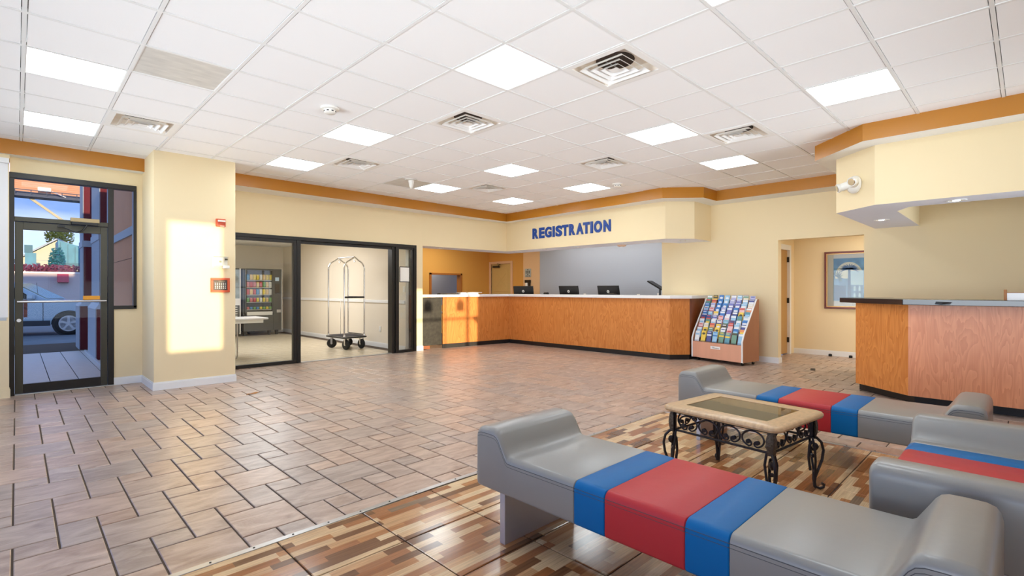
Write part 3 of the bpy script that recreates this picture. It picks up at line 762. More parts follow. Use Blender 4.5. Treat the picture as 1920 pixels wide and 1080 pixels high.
# ------------------------------------------------------------------ right hand desk
t = thing('concierge_desk', 'oak veneer desk with angled corner and black recessed base at right', 'desk', (7.0, .92, 0))
O = (7.0, .92)
P = rel([(7.49, 1.51), (7.0, .925), (7.005, -2.0)], O)
wallstrip(P[0:2], .10, 1.10, .025).build('corner_panel', OAK, t, bevel=.002)
wallstrip(P[1:3], .10, 1.10, .025).build('front_panel', OAK2, t, bevel=.002)
MB().box(.49, .56, .10, 1.2, .59, 1.10).build('end_panel', OAK, t)
Q = rel([(7.64, 1.50), (7.13, .885), (7.13, -2.0)], O)
wallstrip(Q[0:2], 0, .10, .02).build('toe_kick', BLACK, t); wallstrip(Q[1:3], 0, .10, .02).build('toe_kick', BLACK, t)
MB().box(.63, .55, 0, 1.2, .57, .10).build('toe_kick', BLACK, t)
MB().prism(rel([(7.5, 1.5), (7.03, .93), (7.03, -2.0), (8.2, -2.0), (8.2, 1.48)], O), .10, .13).build('base_board', OAKD, t)
ct = MB().prism([(8.3, 1.72), (7.61, 1.71), (6.90, .96), (6.905, -2.1), (7.55, -2.1), (7.55, .8), (7.9, 1.2), (8.3, 1.25)], 1.10, 1.16).build('worktop', DARKTOP, bevel=.004)
tag(ct, 'dark glossy laminate worktop on the oak desk at the right', 'worktop')
t = thing('sign_holder', 'small white tabletop sign board with a wooden end post', 'sign holder', (7.22, .165, 1.16), FACE)
MB().box(-.012, -.015, 0, .012, .015, .105).build('post', FM, t, bevel=.002); MB().box(.012, -.004, 0, .42, .004, .072).build('board', COUNT, t); MB().box(.012, -.006, .072, .42, .006, .078).build('rail', FM, t)
t = thing('laminate_scrap', 'crumpled dark edge strip peeling from the dark worktop front', 'edge strip', (6.897, .62, 1.13), FACE)
MB().add([(-.07,0,-.018),(-.02,-.008,-.024),(.05,-.004,-.02),(.07,0,.005),(-.06,0,.01),(0,-.012,.0)], [(0,1,5,4),(1,2,3,5),(3,4,5)]).build('strip', PLB, t)

# ------------------------------------------------------------------ hall
d3 = thing('door_3', None, None, (10.42, 3.30, 0), 0); d3['kind'] = 'structure'
MB().box(-.40, .02, .02, .40, .06, 2.03).build('door_leaf', mat('tan_door', lin(188, 146, 84), .5), d3)
for (x0, x1, z0, z1) in ((-.45, -.40, 0, 2.13), (.40, .47, 0, 2.13), (-.40, .40, 2.03, 2.13)): MB().box(x0, -.035, z0, x1, .08, z1).build('door_frame', WHITE, d3, bevel=.004)
for z in (.28, 1.05, 1.85): MB().box(.385, -.02, z-.05, .41, .02, z+.05).build('hinge', BRONZE, d3)
MB().box(-.36, -.04, 1.38, -.22, .018, 1.60).build('door_plate', PLB, d3)
for z in (1.45, 1.53): MB().box(-.31, -.042, z-.02, -.27, -.039, z+.03).build('plate_symbol', PLW, d3)
# framed palm picture on the hall wall: local x runs right along -y
t = thing('framed_picture', 'framed blue palm tree print with pale mat on the hall wall', 'picture', (11.095, 2.74, .90), FACE)
PW, PH = .80, 1.08
CH = mat('cherry_frame', lin(112, 46, 30), .3); GOLD = mat('gold_fillet', lin(206, 164, 104), .3, .6)
for (x0, z0, x1, z1) in ((0,0,PW,.035),(0,PH-.035,PW,PH),(0,.035,.035,PH-.035),(PW-.035,.035,PW,PH-.035)): MB().box(x0, -.035, z0, x1, 0, z1).build('frame_rail', CH, t, bevel=.004)
for (x0, z0, x1, z1) in ((.035,.035,PW-.035,.052),(.035,PH-.052,PW-.035,PH-.035),(.035,.052,.052,PH-.052),(PW-.052,.052,PW-.035,PH-.052)): MB().box(x0, -.024, z0, x1, 0, z1).build('fillet', GOLD, t)
MB().box(.05, -.012, .05, PW-.05, -.002, PH-.05).build('mat_board', mat('mat_board', lin(214, 210, 200), .8), t)
a0, a1, b0, b1 = .15, PW-.15, .15, PH-.13
pb = MB().box(a0, -.016, b0, a1, -.012, b1).build('print', mat('print_blue', lin(96, 142, 176), .6, noise=(9, .35)), t)
def flat(poly, y, m, nm='print_shape'):
    MB().prism([(a0+(x-a0)*.595, z) for x, z in poly], y-.0006, y, ax='y').build(nm, m, pb)
LB = mat('print_pale', lin(178, 206, 216), .6, noise=(12, .15)); DB = mat('print_navy', lin(52, 92, 138), .6, noise=(20, .3)); GN = mat('print_green', lin(84, 128, 110), .6); CRM = mat('print_cream', lin(216, 214, 190), .6, noise=(7, .12))
arc = [(a0+.05, b0+.42)]+[(a0+.42-.37*math.cos(k*PI/12), b0+.46+.27*math.sin(k*PI/12)) for k in range(13)]+[(a0+.79, b0+.42)]
flat(arc, -.0165, CRM)
flat([(a0+.42, b0+.3), (a0+.80, b0+.3), (a0+.80, b0+.56), (a0+.42, b0+.56)], -.0172, LB)
flat([(a0+.38, b0+.02), (a0+.48, b0+.02), (a0+.46, b0+.6), (a0+.40, b0+.6)], -.018, DB)
for k in range(13):
    an = math.radians(-20+k*18.3); L_ = .30
    c = (a0+.43, b0+.60); e_ = (c[0]+L_*math.cos(an), c[1]+L_*.42*math.sin(an)-.03)
    nx, ny = -math.sin(an)*.009, math.cos(an)*.009
    flat([(c[0]-nx, c[1]-ny), ((c[0]+e_[0])/2-nx*1.6, (c[1]+e_[1])/2+.02-ny*1.6), e_, ((c[0]+e_[0])/2+nx*1.6, (c[1]+e_[1])/2+.02+ny*1.6), (c[0]+nx, c[1]+ny)], -.0186, DB, 'palm_frond')
for k in range(9):
    an = math.radians(-60+k*26); c = (a0+.13, b0+.44); L_ = .15
    e_ = (c[0]+L_*math.cos(an), c[1]+L_*math.sin(an)); nx, ny = -math.sin(an)*.013, math.cos(an)*.013
    flat([(c[0]-nx*.5, c[1]-ny*.5), ((c[0]+e_[0])/2-nx, (c[1]+e_[1])/2-ny), e_, ((c[0]+e_[0])/2+nx, (c[1]+e_[1])/2+ny), (c[0]+nx*.5, c[1]+ny*.5)], -.018, GN if k % 2 else DB, 'palm_frond')
flat([(a0+.02, b0+.02), (a0+.34, b0+.02), (a0+.34, b0+.28), (a0+.02, b0+.30)], -.0172, DB)
for k in range(2):
    for j in range(2):
        cx, cz = a0+.57+.13*k, b0+.06+.13*j
        flat([(cx-.028, cz), (cx+.028, cz), (cx+.028, cz+.06), (cx, cz+.10), (cx-.028, cz+.06)], -.0178, LB, 'arch_window')
MB().box(.05, -.024, .05, PW-.05, -.021, PH-.05).build('glazing', GLASS, t)
for i, (x, y) in enumerate([(11.02, 2.63), (11.02, 2.30)]):
    t = thing('door_stop', 'small round black door stop on the hall floor, %s of two' % ('left' if i == 0 else 'right'), 'door stop', (x, y, 0), group='round black stops by the hall baseboard')
    MB().lathe([(.028, 0), (.03, .02), (.026, .042), (.004, .046)], n=16).build('bumper', RUB, t, smooth=True); MB().lathe([(.008, .044), (.008, .05)], n=8).build('bolt', STEEL, t)
t = thing('floor_plate', 'small dark plate lying flat on the tiles before the hall', 'floor plate', (8.985, 2.383, .0), .25)
MB().box(-.10, -.035, .0005, .10, .035, .008).build('plate', PLB, t, bevel=.002)
for k in range(5): MB().box(-.08+k*.036, -.025, .008, -.07+k*.036, .025, .010).build('slot', KEYS, t)

# ------------------------------------------------------------------ brochure rack
ang = math.atan2(-.977, -.214)
t = thing('brochure_rack', 'pink laminate brochure rack on casters beside the registration desk', 'rack', (8.70, 4.25, 0), ang)
RM = Matrix.Translation((8.70, 4.25, 0)) @ Matrix.Rotation(ang, 4, 'Z')
side = [(.0, .06), (.0, .40), (.05, .52), (.40, 1.10), (.46, 1.10), (.46, .06)]
for x0 in (0.0, .98): MB().prism(side, x0, x0+.02, ax='x').build('side_panel', PINKD, t, bevel=.002)
edge = [(-.004, .06), (-.004, .40), (.046, .523), (.397, 1.104)]
for x0 in (0.0, .98):
    mb = MB()
    for (d0, z0), (d1, z1) in zip(edge, edge[1:]):
        mb.add([(x0-.002,d0,z0),(x0+.022,d0,z0),(x0+.022,d1,z1),(x0-.002,d1,z1),(x0-.002,d0+.012,z0),(x0+.022,d0+.012,z0),(x0+.022,d1+.012,z1),(x0-.002,d1+.012,z1)],
               [(0,1,2,3),(4,5,6,7),(0,1,5,4),(1,2,6,5),(2,3,7,6),(3,0,4,7)])
    mb.build('edge_band', WHITE, t)
MB().box(.02, .004, .06, .98, .02, .34).build('front_panel', PINK, t)
MB().box(.02, .44, .06, .98, .46, 1.08).build('back_panel', PINKD, t); MB().box(.02, .02, .06, .98, .44, .08).build('bottom_board', PINKD, t)
lb = MB().box(.39, .001, .235, .58, .0045, .285).build('label_card', COUNT, t)
MB().box(.42, .0002, .265, .47, .0012, .272).build('text_line', PLB, lb); MB().box(.43, .0002, .248, .56, .0012, .254).build('text_line', KEYS, lb)
NR, NC = 10, 8
def slot(r): f = (NR-1-r)/(NR-1); return (.045+f*.335, .36+f*.63)   # (depth, z) of a pocket, r = 0 the top one
for r in range(NR):
    d0, z0 = slot(r)
    MB().box(.02, d0-.012, z0-.02, .98, d0+.035, z0-.016).build('pocket_shelf', PINKD, t)
    MB().box(.02, d0-.014, z0-.02, .98, d0-.011, z0+.012).build('pocket_lip', glassmat('clear_plastic', (.92, .93, .95, 1)) if not bpy.data.materials.get('clear_plastic') else bpy.data.materials['clear_plastic'], t)
cs = [(.07, .10), (.93, .10), (.07, .40), (.93, .40)]
for (x, y) in cs:
    MB().lathe([(.004, -.012), (.025, -.012), (.025, .012), (.004, .012)], c=(x, y, .0255), n=14, ax='x').build('caster', RUB, t); MB().box(x-.018, y-.012, .04, x+.018, y+.012, .06).build('caster_fork', STEEL, t)
pal = {'g': ('green', (92, 142, 120)), 'y': ('yellow', (246, 206, 60)), 'k': ('black and yellow', (60, 54, 36)), 'b': ('blue', (40, 112, 196)), 's': ('sky blue', (142, 196, 232)), 'w': ('white', (236, 238, 242)),
       'l': ('lavender', (168, 170, 216)), 'p': ('purple', (104, 108, 190)), 'c': ('cream', (234, 222, 196)), 'o': ('orange', (236, 140, 84)), 'r': ('red', (206, 70, 60)), 't': ('teal', (70, 140, 164)), 'n': ('navy', (44, 58, 132)), 'i': ('pink', (238, 190, 192)), 'd': ('dark purple', (84, 62, 110))}
PM = {k: mat('print_'+v[0].replace(' ', '_'), lin(*[q*.82+42 for q in v[1]]), .35) for k, v in pal.items()}
rows = ['gkbslscl', 'gobslpsw', 'blbbppwc', 'siblpbio', 'bscbpnyt', 'nnpiwstw', 'wgwwsdwb', 'icoykiwn', 'sygywibo', 'wynsgtgs']
acc = ['wywwwwgn', 'rrwwwwww', 'wwwwwwsw', 'rrwwwwrw', 'wwywwwks', 'rrwrisgs', 'sysngrsw', 'rwrykrsw', 'wkgkwrsy', 'skwbyykw']
bm = {}
def brochure_mesh(a, b, v):
    if (a, b, v) in bm: return bm[(a, b, v)]
    mb = MB(); w_, h_ = .046, .19
    mb.box(-w_, 0, 0, w_, .006, h_, 0)
    if v == 0: mb.box(-w_, -.0008, h_*.80, w_, 0, h_*.96, 1)
    elif v == 1:
        q = [(.032*math.cos(k*PI/8), h_*.72+.02*math.sin(k*PI/8)) for k in range(16)]
        mb.prism(q, -.0008, 0, 1, ax='y')
    elif v == 2: mb.box(-w_*.8, -.0008, h_*.62, w_*.8, 0, h_*.78, 1)
    else:
        mb.box(-w_, -.0008, h_*.55, w_, 0, h_*.68, 1); mb.box(-w_*.7, -.0008, h_*.86, w_*.7, 0, h_*.93, 1)
    bm[(a, b, v)] = mb.mesh('brochure', [PM[a], PM[b]]); return bm[(a, b, v)]
pat = ['with contrasting top band', 'with oval badge', 'with printed panel', 'with two printed stripes']
tilt = Matrix.Rotation(-math.radians(13), 4, 'X')
rnd = random.Random(3)
for r in range(NR):
    d0, z0 = slot(r)
    for c in range(NC):
        a, b = rows[r][c], acc[r][c]
        if a == b: b = 'n' if a == 'w' else 'w'
        v = 1 if (r < 4 and c in (2, 3)) else rnd.choice((0, 2, 3)) if a != 'y' else 1
        o = put('brochure', brochure_mesh(a, b, v))
        o.matrix_world = RM @ Matrix.Translation((.078+c*.1205+rnd.uniform(-.006, .006), d0-.008, z0-.015+rnd.uniform(-.006, .006))) @ tilt
        tag(o, '%s brochure %s, rack row %s from top, %s from left' % (pal[a][0], pat[v], (ordn+['eighth', 'ninth', 'tenth'])[r], (ordn+['eighth'])[c]), 'brochure', 'travel brochures in the rack')
for (xx, a, nm) in ((.30, 't', 'left'), (.42, 't', 'right')):
    o = put('brochure', brochure_mesh('t', 's', 0)); o.matrix_world = RM @ Matrix.Translation((xx, .405, .97)) @ tilt
    tag(o, '%s of the two tall teal brochures above the rack top edge' % nm, 'brochure', 'travel brochures in the rack')
o = put('brochure', brochure_mesh('d', 'w', 0)); o.matrix_world = RM @ Matrix.Translation((.77, .405, .98)) @ tilt
tag(o, 'lone dark purple brochure standing tallest at the rack top', 'brochure', 'travel brochures in the rack')

# ------------------------------------------------------------------ glass partition of the vending room
p = struct('window_4', MB().box(2.156, YG-.02, 2.11, 5.86, YG+.10, 2.17), BRONZE, bevel=.003)
def fr_(x0, z0, x1, z1, y0=YG-.015, y1=YG+.06, m=BRONZE, n='frame_rail'): return MB().box(x0, y0, z0, x1, y1, z1).build(n, m, p, bevel=.003)
fr_(2.156, 0, 3.43, .055); fr_(2.156, 2.06, 3.43, 2.11); fr_(3.375, .055, 3.435, 2.06, n='frame_stile'); fr_(3.435, 0, 3.50, 2.11, YG-.02, YG+.11, n='mullion')
fr_(3.50, 2.06, 5.30, 2.11, YG+.02, YG+.09, n='sliding_header'); fr_(5.30, 0, 5.37, 2.11, YG+.005, YG+.16, BRONZE, 'jamb_post'); fr_(5.37, 0, 5.445, 2.11, YG-.02, YG+.11, n='mullion')
fr_(5.445, 0, 5.79, .05); fr_(5.445, 2.075, 5.79, 2.11); fr_(5.765, .05, 5.80, 2.075, YG, YG+.12, n='frame_stile'); fr_(5.80, 0, 5.86, 2.11, YG-.02, YG+.11, n='frame_stile')
fr_(3.50, 0, 5.30, .008, YG-.005, YG+.09, STEEL, 'floor_track')
MB().box(2.17, YG+.018, .05, 3.38, YG+.024, 2.07).build('pane', GLASS, p); MB().box(5.44, YG+.018, .045, 5.77, YG+.024, 2.08).build('pane', GLASS, p)
t = thing('framed_notice', 'blank white sheet in a thin black frame behind the narrow sidelight', 'notice', (5.475, YG+.012, 1.41))
for (x0, z0, x1, z1) in ((0,0,.235,.014),(0,.30,.235,.314),(0,.014,.012,.30),(.223,.014,.235,.30)): MB().box(x0, -.008, z0, x1, .004, z1).build('frame_rail', PLB, t)
MB().box(.012, -.004, .014, .223, .002, .30).build('sheet', PLW, t)
outlet('light_switch', 'cream switch plate on the vending room wall seen through the sidelight', (5.695, 8.99, 1.27), FACE)
outlet('wall_outlet', 'low cream outlet on the vending room wall right of the luggage cart', (5.695, 9.95, .40), FACE)
outlet('wall_outlet', 'low cream outlet on the far vending room wall near the snack machine', (5.695, 14.2, .42), FACE)

# luggage cart
t = thing('luggage_cart', 'chrome birdcage luggage cart with black wheels behind the glass partition', 'luggage cart', (5.09, 10.32, 0), .06)
hx, hy = .27, .37
dk = []
for (cx, cy, a0) in ((hx-.05, hy-.05, 0), (-hx+.05, hy-.05, 90), (-hx+.05, -hy+.05, 180), (hx-.05, -hy+.05, 270)):
    for k in range(5):
        a = math.radians(a0+k*22.5); dk.append((cx+.05*math.cos(a), cy+.05*math.sin(a)))
MB().prism(dk, .235, .275).build('deck', STEEL, t, bevel=.005)
MB().prism([(x*.94, y*.94) for x, y in dk], .2755, .283).build('deck_mat', mat('dark_carpet', lin(58, 54, 56), .9), t)
MB().tube([(x*1.02, y*1.02, .255) for x, y in dk], .014, 8, closed=True).build('bumper', RUB, t, smooth=True)
for sy_ in (-1, 1):
    y = sy_*(hy-.04); xx = hx-.035; pts = [(-xx, y, .28), (-xx, y, 1.0), (-xx, y, 1.70)]
    for k in range(1, 7):
        a = k/6*math.radians(72); pts.append((-xx+.20*(1-math.cos(a)), y, 1.70+.19*math.sin(a)))
    pts.append((0, y, 1.955))
    pts += [(-q[0], q[1], q[2]) for q in pts[-2::-1]]
    MB().tube(pts, .0165, 12).build('hoop', CHROME, t, smooth=True)
    MB().tube([(0, y*.93, 1.945), (0, y*.93, 1.87), (.012, y*.93, 1.845), (.03, y*.93, 1.85), (.034, y*.93, 1.87)], .006, 8).build('hook', CHROME, t, smooth=True)
    for sx_ in (-1, 1): MB().lathe([(.026, .275), (.026, .30), (.02, .31)], c=(sx_*xx, y, 0), n=16).build('post_collar', CHROME, t, smooth=True)
MB().tube([(0, -hy+.04, 1.955), (0, hy-.04, 1.955)], .014, 10).build('top_bar', CHROME, t, smooth=True)
for z, r_ in ((1.10, .024), (.30, .024)):
    MB().tube([(hx-.035, -hy+.04, z), (hx-.035, hy-.04, z)], .016 if z > 1 else .010, 10).build('side_rail', RUB, t, smooth=True)
MB().tube([(-hx+.035, -hy+.04, 1.10), (hx-.035, -hy+.04, 1.10)], .018, 10).build('push_bar', RUB, t, smooth=True)
MB().tube([(.05, hy-.04, 1.09), (.05, hy-.04, .28)], .006, 8).build('support_rod', CHROME, t)
for i, (x, y, a) in enumerate(((-.19, .27, .9), (-.17, -.29, .2), (.19, -.29, .1), (.2, .28, 1.2))):
    dv = Vector((math.cos(a), math.sin(a), 0))
    wv = MB(); n = 22; c = Vector((x, y, .1005)); up = Vector((0, 0, 1)); fw = Vector((-dv.y, dv.x, 0))
    rings = []
    for r_, h_ in ((.03, -.032), (.088, -.032), (.1, -.02), (.1, .02), (.088, .032), (.03, .032)):
        rings.append([c+dv*h_+fw*(r_*math.cos(2*PI*k/n))+up*(r_*math.sin(2*PI*k/n)) for k in range(n)])
    wv.loft(rings); wh = wv.build('wheel', RUB, t, smooth=True)
    MB().tube([c-dv*.036, c+dv*.036], .022, 12).build('hub', STEEL, wh, smooth=True)
    MB().obox(c+dv*.042+Vector((0, 0, .065)), dv, fw, up, .003, .02, .07).obox(c-dv*.042+Vector((0, 0, .065)), dv, fw, up, .003, .02, .07).obox(c+Vector((0, 0, .130)), dv, fw, up, .045, .03, .004).build('fork', STEEL, t)

# vending machines, table, chair
t = thing('snack_machine', 'dark glass fronted snack vending machine on legs in the back room', 'vending machine', (4.35, 14.8, 0))
VG = mat('dark_machine_paint', lin(84, 84, 80), .35)
MB().box(0, 0, .13, .98, .75, 1.83).build('cabinet', VG, t, bevel=.008)
MB().box(.06, -.012, .66, .72, .0, 1.78).build('window_recess', mat('machine_interior', lin(66, 66, 64), .5), t)
MB().box(.055, -.10, .66, .725, -.094, 1.78).build('glass_door', GLASS, t)
for (x0, z0, x1, z1) in ((.03, .62, .06, 1.81), (.72, .62, .75, 1.81), (.06, 1.78, .72, 1.81), (.06, .62, .72, .66)): MB().box(x0, -.10, z0, x1, 0, z1).build('door_rail', VG, t)
MB().box(.07, -.105, .56, .73, -.004, .655).build('delivery_flap', mat('pale_metal', lin(216, 214, 206), .4), t, bevel=.004)
MB().box(.75, -.10, .13, .98, 0, 1.83).build('control_panel', VG, t, bevel=.006)
MB().box(.79, -.108, 1.15, .92, -.10, 1.42).build('keypad', KEYS, t); MB().box(.80, -.108, 1.50, .90, -.10, 1.60).build('display', mat('pale_blue_screen', lin(190, 214, 232), .3), t); MB().box(.84, -.108, .62, .95, -.10, .70).build('coin_return', STEEL, t)
MB().box(0, -.10, .13, .75, 0, .56).build('lower_door', VG, t, bevel=.005)
MB().box(.975, -.10, .13, .99, .02, 1.83).build('edge_strip', PLW, t)
for x in (.08, .70, .90): MB().prism([(x-.04, .13), (x+.04, .13), (x+.025, 0), (x-.025, 0)], .05, .12, ax='y').build('leg', VG, t)
MB().prism([(.3, .13), (.38, .13), (.36, 0), (.32, 0)], .60, .70, ax='y').build('leg', VG, t)
for z in (.72, .92, 1.12, 1.32, 1.52):
    MB().box(.07, -.088, z-.015, .71, -.012, z).build('shelf', STEEL, t)
rnd = random.Random(5)
sc = [(206, 70, 60), (236, 196, 120), (90, 150, 196), (232, 226, 214), (214, 120, 110), (120, 170, 90), (240, 210, 60)]
SM = [mat('snack_wrapper', lin(*c), .35) for c in sc]
sb = {}
for zi, z in enumerate((.72, .92, 1.12, 1.32, 1.52)):
    for k in range(8):
        ci = rnd.randrange(len(SM)); big = zi >= 2
        w_, h_ = (.034, .15) if big else (.03, .12 if zi else .07)
        if (ci, big, zi) not in sb:
            mb = MB().loft([[(-w_*a, -.02*b, h_*c), (w_*a, -.02*b, h_*c), (w_*a, .02*b, h_*c), (-w_*a, .02*b, h_*c)] for a, b, c in ((1, .15, 0), (.96, 1, .18), (.98, 1, .8), (1, .12, 1))])
            sb[(ci, big, zi)] = mb.mesh('snack_bag', SM[ci])
        o = put('snack_bag', sb[(ci, big, zi)], loc=(4.35+.11+k*.082, 14.8-.05, z+.0005))
        tag(o, '%s snack bag, %s from left on shelf %s inside the snack machine' % (('red', 'tan', 'blue', 'pale', 'pink', 'green', 'yellow')[ci], (ordn+['eighth'])[k], ('one, the lowest,', 'two', 'three', 'four', 'five, the highest,')[zi]), 'snack', 'snacks in the vending machine')
t = thing('drink_machine', 'dark and beige drink machine left of the snack machine', 'vending machine', (3.50, 14.85, 0))
MB().box(0, 0, .06, .80, .7, 1.83).build('cabinet', VG, t, bevel=.008)
MB().box(.02, -.03, 1.02, .78, 0, 1.80).build('front_panel', mat('machine_front_print', lin(150, 160, 160), .3, noise=(5, .4)), t); MB().box(.02, -.03, .10, .78, 0, .84).build('lower_panel', VG, t)
MB().box(.60, -.045, .84, .80, 0, 1.02).build('price_panel', COUNT, t); MB().box(.775, -.04, .06, .80, 0, 1.83).build('edge_strip', PLW, t)
for k in range(6): MB().box(.63, -.04, .78-k*.06, .72, -.03, .80-k*.06).build('button', PLW, t)
for x in (.06, .74): MB().box(x-.03, .05, 0, x+.03, .6, .06).build('foot', BLACK, t)
t = thing('folding_table', 'pale folding table edge seen through the left glass pane', 'table', (2.68, 10.4, 0))
MB().box(-.7, -.35, .70, .72, .35, .735).build('table_top', COUNT, t, bevel=.008); MB().box(-.66, -.31, .64, .64, .31, .70).build('apron', PLW, t)
for a in (-.6, .2):
    MB().tube([(a, -.28, .64), (a, -.28, .05), (a, -.24, .012), (a, .24, .012), (a, .28, .05), (a, .28, .64)], .012, 8).build('leg', STEEL, t, smooth=True)
t = thing('plastic_chair', 'white plastic chair edge beside the folding table behind glass', 'chair', (2.33, 9.72, 0))
MB().box(-.22, -.2, .42, .22, .22, .45).build('seat', PLW, t, bevel=.01); MB().box(-.22, -.23, .45, .22, -.2, .80).build('backrest', PLW, t, bevel=.01)
for sx_ in (-.2, .2): MB().tube([(sx_, -.18, .42), (sx_*1.05, -.2, .012), (sx_*1.05, .2, .012), (sx_, .18, .42)], .011, 8).build('leg', STEEL, t, smooth=True)

# ------------------------------------------------------------------ entrance door and window
p = struct('window_5', MB().box(-.065, YD-.02, 2.60, 1.16, YD+.10, 2.665), BRONZE, bevel=.003)
def fb(x0, z0, x1, z1, y0=YD-.02, y1=YD+.10, m=BRONZE, n='frame_rail'): return MB().box(x0, y0, z0, x1, y1, z1).build(n, m, p, bevel=.003)
fb(-.065, 0, -.02, 2.60, n='frame_stile'); fb(.855, 0, .915, 2.60, n='mullion'); fb(1.125, 1.02, 1.16, 2.60, n='frame_stile'); fb(.915, 1.005, 1.16, 1.05); fb(-.02, 2.085, .855, 2.14, m=BRONZE2, n='transom_bar')
fb(-.02, 0, .915, .012, YD-.03, YD+.08, STEEL, 'threshold')
MB().box(-.02, YD+.035, 2.14, .86, YD+.041, 2.60).build('transom_pane', TINT, p); MB().box(.91, YD+.035, 1.04, 1.13, YD+.041, 2.60).build('side_pane', TINT, p)
d1 = thing('door_1', None, None, (-.018, YD+.0, 0)); d1['kind'] = 'structure'
def db(x0, z0, x1, z1, n, m=BRONZE2): return MB().box(x0, .0, z0, x1, .045, z1).build(n, m, d1, bevel=.003)
db(0, .015, .072, 2.08, 'door_stile'); db(.80, .015, .870, 2.08, 'door_stile'); db(.072, 1.99, .80, 2.08, 'door_rail'); db(.072, .015, .80, .125, 'door_rail', BRONZE)
MB().box(.07, .020, .12, .805, .026, 2.0).build('door_pane', TINT, d1)
MB().tube([(.02, -.045, 1.118), (.855, -.045, 1.118)], .013, 12).build('push_bar', STEEL, d1, smooth=True)
for x in (.035, .84): MB().tube([(x, -.045, 1.118), (x, .004, 1.118)], .011, 8).build('bar_bracket', STEEL, d1)
MB().tube([(.036, .002, .895), (.036, -.012, .895)], .02, 16).build('lock_cylinder', STEEL, d1, smooth=True)
MB().box(.625, .010, 1.135, .795, .0195, 1.185).build('push_label', mat('amber_label', lin(236, 160, 20), .35), d1, bevel=.003)
MB().box(.075, .0125, .93, .11, .0195, 1.145).build('door_decal', mat('maroon_decal', lin(84, 40, 44), .4, noise=(40, .5)), d1)
t = thing('door_closer', 'bronze and black door closer above the glass entrance door', 'door closer', (.60, YD-.022, 2.125))
MB().box(-.12, -.05, -.005, .165, 0, .045).build('cover', mat('tan_metal', lin(170, 150, 112), .4, .4), t, bevel=.004); MB().box(-.11, -.065, -.04, .15, 0, -.005).build('body', PLB, t, bevel=.004)
MB().tube([(.04, -.05, -.04), (.0, -.06, -.11), (-.06, -.05, -.14)], .009, 8).build('arm', PLB, t); MB().tube([(-.06, -.05, -.14), (-.2, -.03, -.075)], .008, 8).build('arm', PLB, t); MB().box(-.24, -.045, -.085, -.17, 0, -.06).build('shoe', PLB, t)
t = thing('vertical_blind', 'white translucent vertical blind at the far left window', 'blind', (-.2, YD-.135, .9))
BL = mat('blind_vinyl', lin(236, 238, 242), .5)
for k in range(6): MB().obox((.085-k*.085, 0, .94), (1, .35, 0), (-.35, 1, 0), (0, 0, 1), .043, .0012, .90).build('blind_slat', BL, t)
MB().box(-.45, -.03, 1.84, .135, .03, 1.895).build('head_rail', WHITE, t)
struct('window_6', MB().box(-2.2, YD-.02, .9, -.085, YD+.02, .95).box(-2.2, YD-.02, 2.75, -.085, YD+.02, 2.8).box(-1.15, YD-.02, .95, -1.1, YD+.02, 2.75), WHITE)

# fittings on the pillar
PF = 7.66
t = thing('alarm_strobe', 'square orange red alarm strobe with white lettered band on the pillar', 'alarm', (1.97, PF, 2.168))
MB().box(-.058, -.035, -.052, .058, 0, .052).build('housing', REDP, t, bevel=.006); MB().box(-.04, -.042, .012, .052, -.034, .034).build('strobe_lens', PLW, t, bevel=.002); MB().box(-.035, -.039, -.03, .05, -.034, .004).build('sounder_grille', mat('dark_orange', lin(170, 58, 26), .5), t); MB().box(-.01, -.038, -.048, .04, -.034, -.043).build('label_strip', PLW, t)
t = thing('thermostat', 'white thermostat under a clear locking cover on the pillar', 'thermostat', (1.965, PF, 1.635))
MB().box(-.09, -.012, -.078, .09, 0, .078).build('back_plate', PLW, t, bevel=.003); MB().box(-.06, -.04, -.05, .03, -.012, .055).build('body', PLW, t, bevel=.006); MB().box(-.02, -.0415, -.005, .01, -.0395, .02).build('display', mat('lcd_grey', lin(150, 160, 140), .3), t)
cc = glassmat('clear_cover', (.96, .96, .95, 1)) ; MB().box(-.088, -.06, -.07, .088, -.056, .075).box(-.088, -.056, .071, .088, -.012, .075).box(-.088, -.056, -.07, .088, -.012, -.066).build('clear_cover', cc, t)
MB().box(.02, -.075, -.085, .10, -.012, -.045).build('cover_latch', PLW, t, bevel=.006); MB().box(.055, -.04, .03, .085, -.012, .05).build('lock', BRONZE2, t)
t = thing('alarm_keypad', 'orange framed alarm keypad with dark face on the pillar', 'keypad', (1.965, PF, 1.325))
for (x0, z0, x1, z1) in ((-.115,-.097,.115,-.068),(-.115,.068,.115,.097),(-.115,-.068,-.085,.068),(.085,-.068,.115,.068)): MB().box(x0, -.03, z0, x1, 0, z1).build('frame_rail', REDP, t, bevel=.004)
MB().box(-.085, -.018, -.068, .085, 0, .068).build('key_face', KEYS, t)
for i in range(6):
    for j in range(4): MB().box(-.065+i*.024, -.022, -.045+j*.022, -.053+i*.024, -.017, -.035+j*.022).build('key', PLW, t)
MB().box(-.02, -.02, .045, .06, -.017, .06).build('display', mat('lcd_dark', lin(120, 110, 90), .3), t)
t = thing('dry_leaf', 'dry brown leaf lying alone on the tiled floor', 'leaf', (2.056, 6.597, .0015), .4)
n = 10; lf = MB(); L1 = [(-.10+.02*k, .035*math.sin(PI*k/n), .004+.004*math.sin(k)) for k in range(n+1)]; L2 = [(x, -y, z) for x, y, z in L1]; mid = [(x, 0, .001) for x, y, z in L1]
lf.add(L1+mid, [(k, k+1, n+2+k, n+1+k) for k in range(n)]); lf.add(L2+mid, [(k, k+1, n+2+k, n+1+k) for k in range(n)])
lf.build('blade', mat('leaf_brown', lin(168, 112, 52), .7), t); MB().tube([(.10, 0, .004), (.14, .01, .005)], .002, 6).build('stem', mat('stem_brown', lin(110, 74, 40), .7), t)

